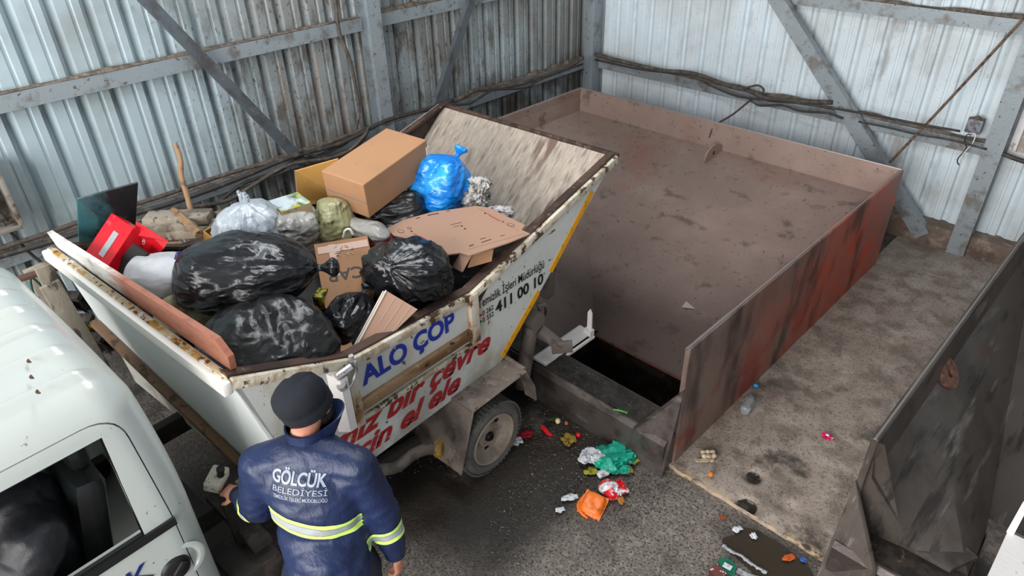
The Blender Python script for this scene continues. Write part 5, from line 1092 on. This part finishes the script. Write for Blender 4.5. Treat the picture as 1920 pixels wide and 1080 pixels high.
# boards and tools beside the truck
M_wood=mat('old_grey_wood',(150,140,126),.8,world=True,layers=(dict(c=(104,92,80),s=5,d=8,st=(1,1,.3),lo=.45,hi=.62,a=.9),dict(c=(66,56,48),s=12,d=8,st=(1,1,.4),lo=.55,hi=.64,a=.9),dict(c=(190,182,168),s=8,lo=.62,hi=.72,a=.6)),bump=((20,.5,7,(1,1,.4)),))
M_wood2=mat('brown_old_wood',(146,118,90),.8,world=True,layers=(dict(c=(104,80,60),s=6,d=8,lo=.45,hi=.62,a=.9),dict(c=(60,46,38),s=14,d=8,lo=.58,hi=.66,a=.9)),bump=((20,.5,7),))
def board(a,b_,w_,t,m,label,name='board',cat='board',up=(0,0,1)):
    bm=bmesh.new(); beam(bm,a,b_,w_,t,up,bev=.006); o_=obj(name,bm,m,label=label,cat=cat,smooth=30); return o_
xl=-5.15
board(ax(64,500,xl)+Vector((0,0,-.0)),Vector((xl,ax(64,500,xl).y+.1,.02)),.14,.05,M_wood,'wide grey upright board beside the cab roof',up=(1,0,0))
board(ax(80,498,xl+.25),ax(150,650,xl+.25),.10,.04,M_wood,'leaning weathered board behind the upright board near the cab',up=(1,0,0))
board(ax(30,525,xl+.12),ax(120,498,xl+.12),.05,.03,mat('brown_rail_paint',(92,66,56),.6),'dark brown rail across the grey boards by the cab',name='rail',cat='rail')
board(ax(92,532,xl+.35),Vector((xl+.35,ax(92,532,xl+.35).y+.12,.01)),.12,.03,M_wood,'pale worn board standing between cab roof and tipper front',up=(1,0,0))
for k,(px,py,zz,w_,l_) in enumerate(((335,408,1.22,.16,.5),(360,432,1.14,.16,.46),(300,428,1.18,.14,.5))):
    c=az(px,py,zz); bm=bmesh.new(); box(bm,c,(w_,l_,.07),Matrix.Rotation(-.75+.06*k,3,'Z'),bev=.008); obj('timber_block',bm,M_wood,label=['grey timber block topmost on the pile left of the truck','dark ended timber block behind the red box','grey timber block nearest the dark cables'][k],cat='timber',smooth=30)
bm=bmesh.new(); 
for (dx,dy) in ((-.35,-.4),(.35,-.4),(-.35,.4),(.35,.4),(0,0)): box(bm,(-5.05+dx*.9,az(330,430,1.15).y+dy,.53),(.09,.09,1.06))
for k in range(6): box(bm,(-5.05,az(330,430,1.15).y-.45+.18*k,1.08),(.85,.13,.03))
obj('timber_rack',bm,M_wood2,label='low brown timber rack carrying the blocks between truck and left wall',cat='rack',smooth=0)
a=az(325,395,1.25); b_=az(375,440,1.2); bm=bmesh.new(); tube(bm,[a,(a+b_)/2+EZ*.01,b_],[.03,.04,.035],7,smooth=4); obj('wood_log',bm,M_wood2,label='short rough stick of wood beside the timber blocks',cat='wood')
a=ax(328,268,-5.6); b_=ax(352,372,-5.4); bm=bmesh.new(); tube(bm,[a,a.lerp(b_,.3)+Vector((0,.012,0)),a.lerp(b_,.6)-Vector((0,.01,0)),b_,b_+(b_-a)*.9],[.018,.021,.02,.022,.022],10,smooth=5); obj('wooden_pole',bm,mat('light_pole_wood',(150,118,88),.7,world=True,layers=(dict(c=(110,84,62),s=14,lo=.5,hi=.62),)),label='rough light brown wooden pole leaning against the left wall',cat='pole')
# brush heads between cab and body
def brush(px,py,z,m,label,rz,s=1):
    c=az(px,py,z); e=empty('brush_head',c,0,label,'brush'); R=Matrix.Rotation(rz,3,'Z')@Matrix.Rotation(.4,3,'X'); bm=bmesh.new(); box(bm,c,(.22*s,.07,.05),R,bev=.01); obj('brush_block',bm,M_dark,e)
    bm=bmesh.new(); rr=random.Random(int(px))
    for k in range(260):
        q=Vector(((rr.random()-.5)*.21*s,(rr.random()-.5)*.06,-.02)); d=Vector(((rr.random()-.5)*.05,(rr.random()-.5)*.04,-.12-.03*rr.random())); tube(bm,[c+R@q,c+R@(q+d)],.0035,3)
    obj('bristles',bm,m,e,kind='stuff',smooth=0)
brush(118,555,1.0,mat('black_bristle',(24,24,24),.7),'black brush head hanging beside the boards behind the cab',.7,1.2); brush(140,598,.85,mat('yellow_bristle',(120,112,30),.7),'yellow bristled brush head below the black one',.75,1.2); brush(160,632,.75,mat('black_bristle2',(30,28,27),.7),'lowest black brush head above the floor behind the cab',.6,1.3)
bm=bmesh.new(); tube(bm,[ax(80,538,xl+.06),ax(58,520,xl+.06),ax(62,548,xl+.06),ax(74,560,xl+.06)],.008,6,smooth=6); obj('twine',bm,mat('green_cord',(26,84,72),.5),label='thin dark green twine looped on the grey boards',cat='twine',smooth=180)
bm=bmesh.new(); p=az(155,590,.30); 
sheet(bm,lambda u,v:(-4.95+1.4*u,az(210,640,.0).y-.7+1.5*v,.28-.0*u),6,6,.02); bm.free()
# ================================================================== litter
LS=mat('litter_white',(206,208,212),.5,layers=(dict(c=(150,152,156),s=30,lo=.5,hi=.6),),bump=((30,.5,4),))
def crumple(name,px,py,w_,h_,m,label,cat,z=0,seed=0,hh=.5,group=None,sp=.3):
    p,s=pc(px,py,z+.02); bm=bag_bm(p+EZ*(h_*s*hh*.6),ER*1+EF*sp,w_*s,h_*s*1.15,h_*s*hh,seed,knot=False,nu=40,nv=28,wr=.26,lump=.42,fold=.35)
    for v in bm.verts: v.co.z=max(v.co.z,z+.003)
    return obj(name,bm,m,label=label,cat=cat,group=group,smooth=40)
M_grn=mat('green_plastic',(24,150,124),.35,layers=(dict(c=(60,190,160),s=16,lo=.56,hi=.66,a=.7),dict(c=(10,100,84),s=10,lo=.56,hi=.64)),bump=((20,.6,4),))
crumple('plastic_bag',1148,862,37,26,M_grn,'crumpled green plastic bag beside the curb','bag',seed=41,hh=.45)
crumple('plastic_bag',1128,884,0,0,M_grn,'x','bag') if False else None
crumple('plastic_film',1108,860,24,16,LS,'crumpled whitish film lying on the green bag','film',z=.03,seed=42,hh=.5)
crumple('plastic_scrap',1165,882,18,9,M_grn,'smaller green plastic piece below the green bag','plastic',seed=43)
crumple('plastic_wrapper',1150,918,24,19,mat('red_white_wrapper',(224,222,224),.35,world=False,layers=(dict(c=(204,24,34),s=6,d=2,lo=.47,hi=.5,seed=3),dict(c=(160,160,165),s=20,lo=.55,hi=.65)),bump=((30,.5,3),)),'red and white plastic wrapper between the green bag and the orange tray','wrapper',seed=44)
crumple('paper_scrap',1130,890,11,8,LS,'white paper scrap above the red and white wrapper','paper',seed=45)
crumple('paper_scrap',1068,934,16,6,LS,'flat white scrap left of the orange tray','paper',seed=46,hh=.3); crumple('paper_scrap',1050,956,8,5,LS,'small grey scrap lower left of the orange tray','paper',seed=47,hh=.3)
crumple('plastic_wrapper',968,829,11,9,LS,'white crumpled wrapper touching the rear tyre','wrapper',seed=48)
crumple('plastic_wrapper',985,815,15,8,mat('dark_red_film',(150,24,38),.3,bump=((30,.4,3),)),'dark red wrapper right of the rear tyre','wrapper',seed=49,hh=.35)
crumple('vegetable_leaves',1066,826,13,12,mat('withered_leaf',(150,124,40),.6,layers=(dict(c=(80,62,26),s=14,lo=.5,hi=.6),)),'withered yellow brown leaves near the red tomato','leaves',seed=50,hh=.35)
crumple('vegetable_leaves',1184,862,12,9,mat('yellow_green_leaf',(150,146,40),.6,layers=(dict(c=(90,96,30),s=14,lo=.5,hi=.6),)),'yellow green leaves right of the green bag','leaves',seed=51,hh=.4); crumple('vegetable_leaves',1108,884,13,7,MATS['yellow_green_leaf'],'yellow green leaf scraps left below the green bag','leaves',seed=52,hh=.3)
crumple('vegetable_leaves',1178,882,7,10,MATS['withered_leaf'],'small brown leaves below the yellow green ones','leaves',seed=53,hh=.3); crumple('vegetable_leaves',1036,786,10,5,mat('dark_leaf',(44,62,26),.6),'dark green leaf beside the egg','leaves',seed=54,hh=.3)
crumple('vegetable_peel',1164,938,6,8,mat('ochre_peel',(160,100,40),.6),'ochre peel under the red and white wrapper','peel',seed=55,hh=.4)
def egg(px,py,r,m,name,label,cat,st=(1,1,1.25),z=0):
    p,s=pc(px,py,z+.02); bm=bmesh.new(); blob(bm,p*1+EZ*(r*.9-.02),(r*st[0],r*st[2],r*st[1]),Matrix.Rotation(.7,3,'Z'),16); return obj(name,bm,m,label=label,cat=cat,smooth=180)
egg(1046,789,.020,mat('egg_shell',(226,208,160),.5),'egg','pale egg lying on the wet ground by the curb','egg'); egg(1084,816,.021,mat('tomato_red',(206,22,30),.25),'tomato','round red tomato by the curb','tomato',(1,1,1)); egg(1333,889,.020,mat('orange_peel',(196,112,40),.5),'orange','small orange lying on the slab near the bin corner','fruit',(1,1,1),z=.04)
egg(1062,792,.014,mat('brown_orange',(176,96,60),.5),'vegetable_scrap','small orange brown scrap right of the egg','scrap')
p=az(1017,800,.02); q=az(1027,812,.02); bm=bmesh.new(); tube(bm,[p,(p+q)/2+EZ*.005,q],[.016,.018,.016],12,smooth=4); tube(bm,[q,q+(q-p).normalized()*.03+ER*.015],[.013,.011],10); obj('red_packet',bm,mat('bright_red_film',(214,30,40),.3,bump=((30,.5,3),)),label='small bright red twisted packet near the curb',cat='packet')
# orange tray
o,e1,e2,e3,l1,l2=boxfit((1096,918,.07),(1137,936,.06),(1090,950,.04),.05); bm=bmesh.new()
P0=az(1112,946,.03); F=Matrix((e1,e2,-e3 if e3.z<0 else e3)).transposed()
def tray(u,v):
    x=(u-.5)*2; y=(v-.5)*2; r=max(abs(x),abs(y)); k=(abs(x)**4+abs(y)**4)**.25; 
    h=.035*min(1,max(0,(k-.72)/.2))-.0
    return P0+F@Vector((x*.080,y*.085,0))*(1-.06*max(0,k-.8))+EZ*(.03-h+.006*nz((x*2,y*2,0),1,3))
sheet(bm,tray,24,24,.003)
for v in bm.verts: v.co.z=max(v.co.z,.003)
e=empty('orange_tray',P0,0,'crushed orange plastic tray lying upside down on the ground','tray'); obj('tray_shell',bm,mat('orange_plastic',(226,112,36),.4,layers=(dict(c=(150,66,20),s=12,d=7,lo=.56,hi=.64,a=.7),)),e,smooth=50)
bm=bmesh.new(); a=az(1092,950,.02); tube(bm,[az(1097,928,.03),az(1084,946,.02),az(1090,962,.015),az(1102,972,.012)],[.012,.010,.012,.006],8,smooth=5); obj('torn_rim',bm,MATS['orange_plastic'],e)
# clear bottle with blue cap
p=az(1398,768,.07); q=az(1417,726,.08); d=(q-p).normalized(); e=empty('plastic_bottle',p,0,'crushed clear plastic bottle with blue cap beside the bin plate','bottle')
bm=bmesh.new(); lathe(bm,[(0,-.02),(.034,-.017),(.040,.0),(.033,.04),(.041,.08),(.036,.12),(.018,.16),(.012,.17)],p,d,20); 
for v in bm.verts: v.co+=Vector((nz(v.co,30,1),nz(v.co,30,2),nz(v.co,30,3)))*.009
obj('bottle_body',bm,mat('clear_crushed_plastic',(206,210,214),.12,trans=.7,spec=.8,bump=((20,.6,3),)),e,smooth=40)
bm=bmesh.new(); c=az(1417,724,.06); lathe(bm,[(0,0),(.020,0),(.020,.016),(.016,.02),(0,.02)],c,EZ+d*.4,18); obj('bottle_cap',bm,mat('blue_cap',(30,140,206),.35),e)
# pink gift bow like scrap
p=az(1551,818,.045); e=empty('pink_scrap',p-EZ*.01,0,'small pink plastic rosette lying alone on the slab','plastic'); bm=bmesh.new()
sheet(bm,lambda u,v:p+Vector((math.cos(2*PI*u)*.04*v*(1+.2*math.sin(10*PI*u)),math.sin(2*PI*u)*.032*v*(1+.2*math.cos(6*PI*u)),.012*math.sin(12*PI*u)*v)),36,5,.002); obj('rosette',bm,mat('pink_plastic',(206,30,84),.35),e)
bm=bmesh.new(); blob(bm,p+EZ*.012,(.014,.01,.008)); obj('rosette_middle',bm,mat('lilac_white',(200,196,226),.3),e,smooth=180)
# egg tray scrap: lumpy moulded pulp
e=empty('egg_tray_scrap',az(1328,855,.04),0,'torn piece of pale egg tray on the slab by the bin corner','egg tray'); MP=mat('moulded_pulp',(196,176,150),.85,layers=(dict(c=(150,130,108),s=30,lo=.5,hi=.6),)); rr=random.Random(4)
base=az(1328,853,.045)
bm=bmesh.new()
for k in range(6): blob(bm,base+ER*((k%3)-1)*.034+EF*(k//3-.5)*.036+EZ*.01,(.019,.019,.016))
bm=fuse(bm,.004,2); obj('egg_cups',bm,MP,e,smooth=180)
bm=bmesh.new(); sheet(bm,lambda u,v:base-ER*.10+ER*.13*u-EF*(.03+.035*v)+EZ*(.002+.006*nz((u*8,v*8,1)))+EF*.012*nz((u*5,0,2)),16,5,.003); obj('tray_edge',bm,MP,e)
# flattened drink carton and tray, bottom edge
P=[az(1345,1052,.02),az(1362,1048,.03),az(1380,1062,.03),az(1378,1080,.02),az(1350,1075,.02)]; bm=bmesh.new(); prism(bm,P,EZ*.02); bmesh.ops.bevel(bm,geom=bm.edges[:],offset=.004,segments=2,affect='EDGES'); e=empty('green_carton',P[0],0,'flattened dark green carton at the bottom edge of the photo','carton'); obj('carton_body',bm,mat('dark_green_print',(12,96,70),.4),e)
bm=bmesh.new(); c=az(1364,1062,.054); box(bm,c,(.05,.035,.002),Matrix.Rotation(.1,3,'Z')); obj('carton_label',bm,LS,e)
P=[az(1328,1068,.02),az(1345,1060,.03),az(1362,1078,.03),az(1350,1096,.02),az(1330,1090,.02)]; bm=bmesh.new(); prism(bm,P,EZ*.015); obj('brown_packet',bm,mat('maroon_print',(92,44,38),.4,layers=(dict(c=(190,170,160),s=40,d=3,lo=.58,hi=.62),)),label='maroon printed packet at the bottom edge beside the green carton',cat='packet',smooth=0)
def strip_litter(pts,w_,m,label,name='plastic_strip',cat='strip'):
    C=spline([az(a,b_,.015) for a,b_ in pts],8); rr=random.Random(5); bm=bmesh.new(); L_=[];
    for i,c in enumerate(C):
        d=(C[min(i+1,len(C)-1)]-C[max(i-1,0)]).normalized(); s_=d.cross(EZ); k=w_*(.7+.6*abs(nz((i*.4,0,0),1,2))); L_.append((bm.verts.new(c-s_*k+EZ*.006*nz((i*.5,1,0))),bm.verts.new(c+EZ*.006),bm.verts.new(c+s_*k*(.6+.8*rr.random())+EZ*.006*nz((i*.5,2,0)))))
    for i in range(len(L_)-1):
        for j in (0,1): bm.faces.new((L_[i][j],L_[i][j+1],L_[i+1][j+1],L_[i+1][j]))
    bmesh.ops.solidify(bm,geom=bm.faces[:],thickness=.003)
    for v in bm.verts: v.co.z=max(.003,v.co.z)
    return obj(name,bm,m,label=label,cat=cat,smooth=40)
strip_litter([(1356,1022),(1372,1034),(1390,1042),(1410,1058),(1438,1074)],.014,LS,'ragged white plastic strip beside the slab edge')
strip_litter([(1382,1068),(1400,1078),(1430,1086)],.02,LS,'wide white film at the bottom edge right of the green carton',name='plastic_film',cat='film')
crumple('paper_scrap',1383,993,9,5,LS,'white bone shaped scrap below the slab edge','paper',seed=61,hh=.3); crumple('paper_scrap',1413,1006,5,6,LS,'small white shell like scrap right of the bone shaped one','paper',seed=62,hh=.4)
crumple('wrapper_scrap',1478,1046,11,5,mat('orange_brown_scrap',(180,84,30),.5),'orange brown scrap near the lower slab edge','wrapper',seed=63,hh=.3); crumple('wrapper_scrap',1506,1050,5,4,mat('blue_scrap',(40,96,180),.4),'tiny blue scrap near the lower slab edge','wrapper',seed=64,hh=.3)
crumple('wrapper_scrap',1354,970,6,4,mat('rust_scrap',(140,62,34),.6),'small rust coloured scrap at the slab edge','wrapper',seed=65,hh=.3)
p=az(1163,771,.31); bm=bmesh.new(); tube(bm,[az(1150,768,.335),az(1163,770,.34),az(1176,774,.335)],[.006,.009,.003],8,smooth=4); obj('green_pepper',bm,mat('pepper_green',(56,130,40),.4),label='thin green pepper lying on the curb of the brown bin',cat='pepper')
# fine wet gravel and crumbs nobody could count
bm=bmesh.new(); rr=random.Random(9)
def crumbs(bm,px0,py0,px1,py1,n,z,smin,smax,ok=lambda p:True):
    for k in range(n):
        p=az(px0+(px1-px0)*rr.random(),py0+(py1-py0)*rr.random(),z)
        if not ok(p): continue
        r=smin+(smax-smin)*rr.random()**2; a=rr.random()*6; vs=[bm.verts.new(p+Vector((r*math.cos(a+t)*rr.uniform(.7,1.2),r*math.sin(a+t)*rr.uniform(.7,1.2),0))) for t in (0,1.7,3.3,4.8)]; tp_=bm.verts.new(p+EZ*r*.6)
        for i in range(4): bm.faces.new((vs[i],vs[(i+1)%4],tp_))
crumbs(bm,985,740,1230,930,1500,.003,.003,.011,lambda p:p.y<2.98 and p.x>-2.9)
crumbs(bm,700,860,1000,1060,1100,.004,.003,.010,lambda p:nz(p,1.4,7)>-.1)
crumbs(bm,960,900,1250,980,600,.004,.003,.009,lambda p:p.y<2.98)
obj('wet_gravel',bm,mat('wet_gravel',(96,88,80),.4,world=True,layers=(dict(c=(40,35,32),s=40,d=3,lo=.45,hi=.52),dict(c=(170,166,160),s=55,d=3,lo=.62,hi=.66))),label='fine wet gravel and crumbs spread around the rear wheel and curb',cat='gravel',kind='stuff',smooth=0)
bm=bmesh.new(); crumbs(bm,1270,600,1800,1040,700,.045,.002,.006,lambda p:p.x>-1.55 and p.x<-.6 and p.y>3.15)
obj('slab_crumbs',bm,mat('slab_crumbs',(120,108,98),.7,world=True,layers=(dict(c=(50,42,38),s=40,d=3,lo=.45,hi=.52),dict(c=(200,196,190),s=55,d=3,lo=.62,hi=.66))),label='tiny crumbs scattered over the concrete slab',cat='crumbs',kind='stuff',smooth=0)
# shallow puddle and dark pothole fills
M_water=mat('puddle_water',(56,48,38),.1,spec=.5,world=True,layers=(dict(c=(50,42,28),s=3,d=5,lo=.5,hi=.7),),bump=((30,.03,3),))
def puddle(name,c,rx,ry,z,label,seed,ang=0):
    bm=bmesh.new(); ct=bm.verts.new((c.x,c.y,z)); R=[]; n=64
    for i in range(n):
        a=2*PI*i/n; r=1+.35*nz((math.cos(a)*1.5,math.sin(a)*1.5,seed),1)+.12*nz((math.cos(a)*5,math.sin(a)*5,seed),1); v=Matrix.Rotation(ang,3,'Z')@Vector((rx*r*math.cos(a),ry*r*math.sin(a),0)); R.append(bm.verts.new((c.x+v.x,c.y+v.y,z)))
    for i in range(n): bm.faces.new((ct,R[i],R[(i+1)%n]))
    return obj(name,bm,M_water,label=label,cat='puddle',smooth=0)
puddle('puddle',az(1440,1050,0),.30,.14,.0065,'muddy puddle below the slab edge at the bottom right',5,.0)

M_pot=mat('pothole_dark',(44,38,33),.2,world=True,layers=(dict(c=(70,62,50),s=20,d=6,lo=.5,hi=.6),))
def pot(px,py,rx,ry,label,seed):  # dark dished disc laid in a pothole of the slab
    c=az(px,py,.03); bm=bmesh.new(); ct=bm.verts.new((c.x,c.y,.0)); R=[]
    for i in range(40):
        a=2*PI*i/40; r=1+.3*nz((math.cos(a)*1.5,math.sin(a)*1.5,seed),1); R.append(bm.verts.new((c.x+rx*r*math.cos(a),c.y+ry*r*math.sin(a),.022)))
    for i in range(40): bm.faces.new((ct,R[i],R[(i+1)%40]))
    return obj('puddle',bm,M_pot,label=label,cat='puddle',smooth=60)
pot(1401,948,.062,.05,'dark fill in the larger pothole near the slab edge',1); pot(1412,893,.045,.04,'dark fill in the smaller pothole above the larger one',4); pot(1476,950,.05,.035,'dull greenish patch right of the potholes',7)
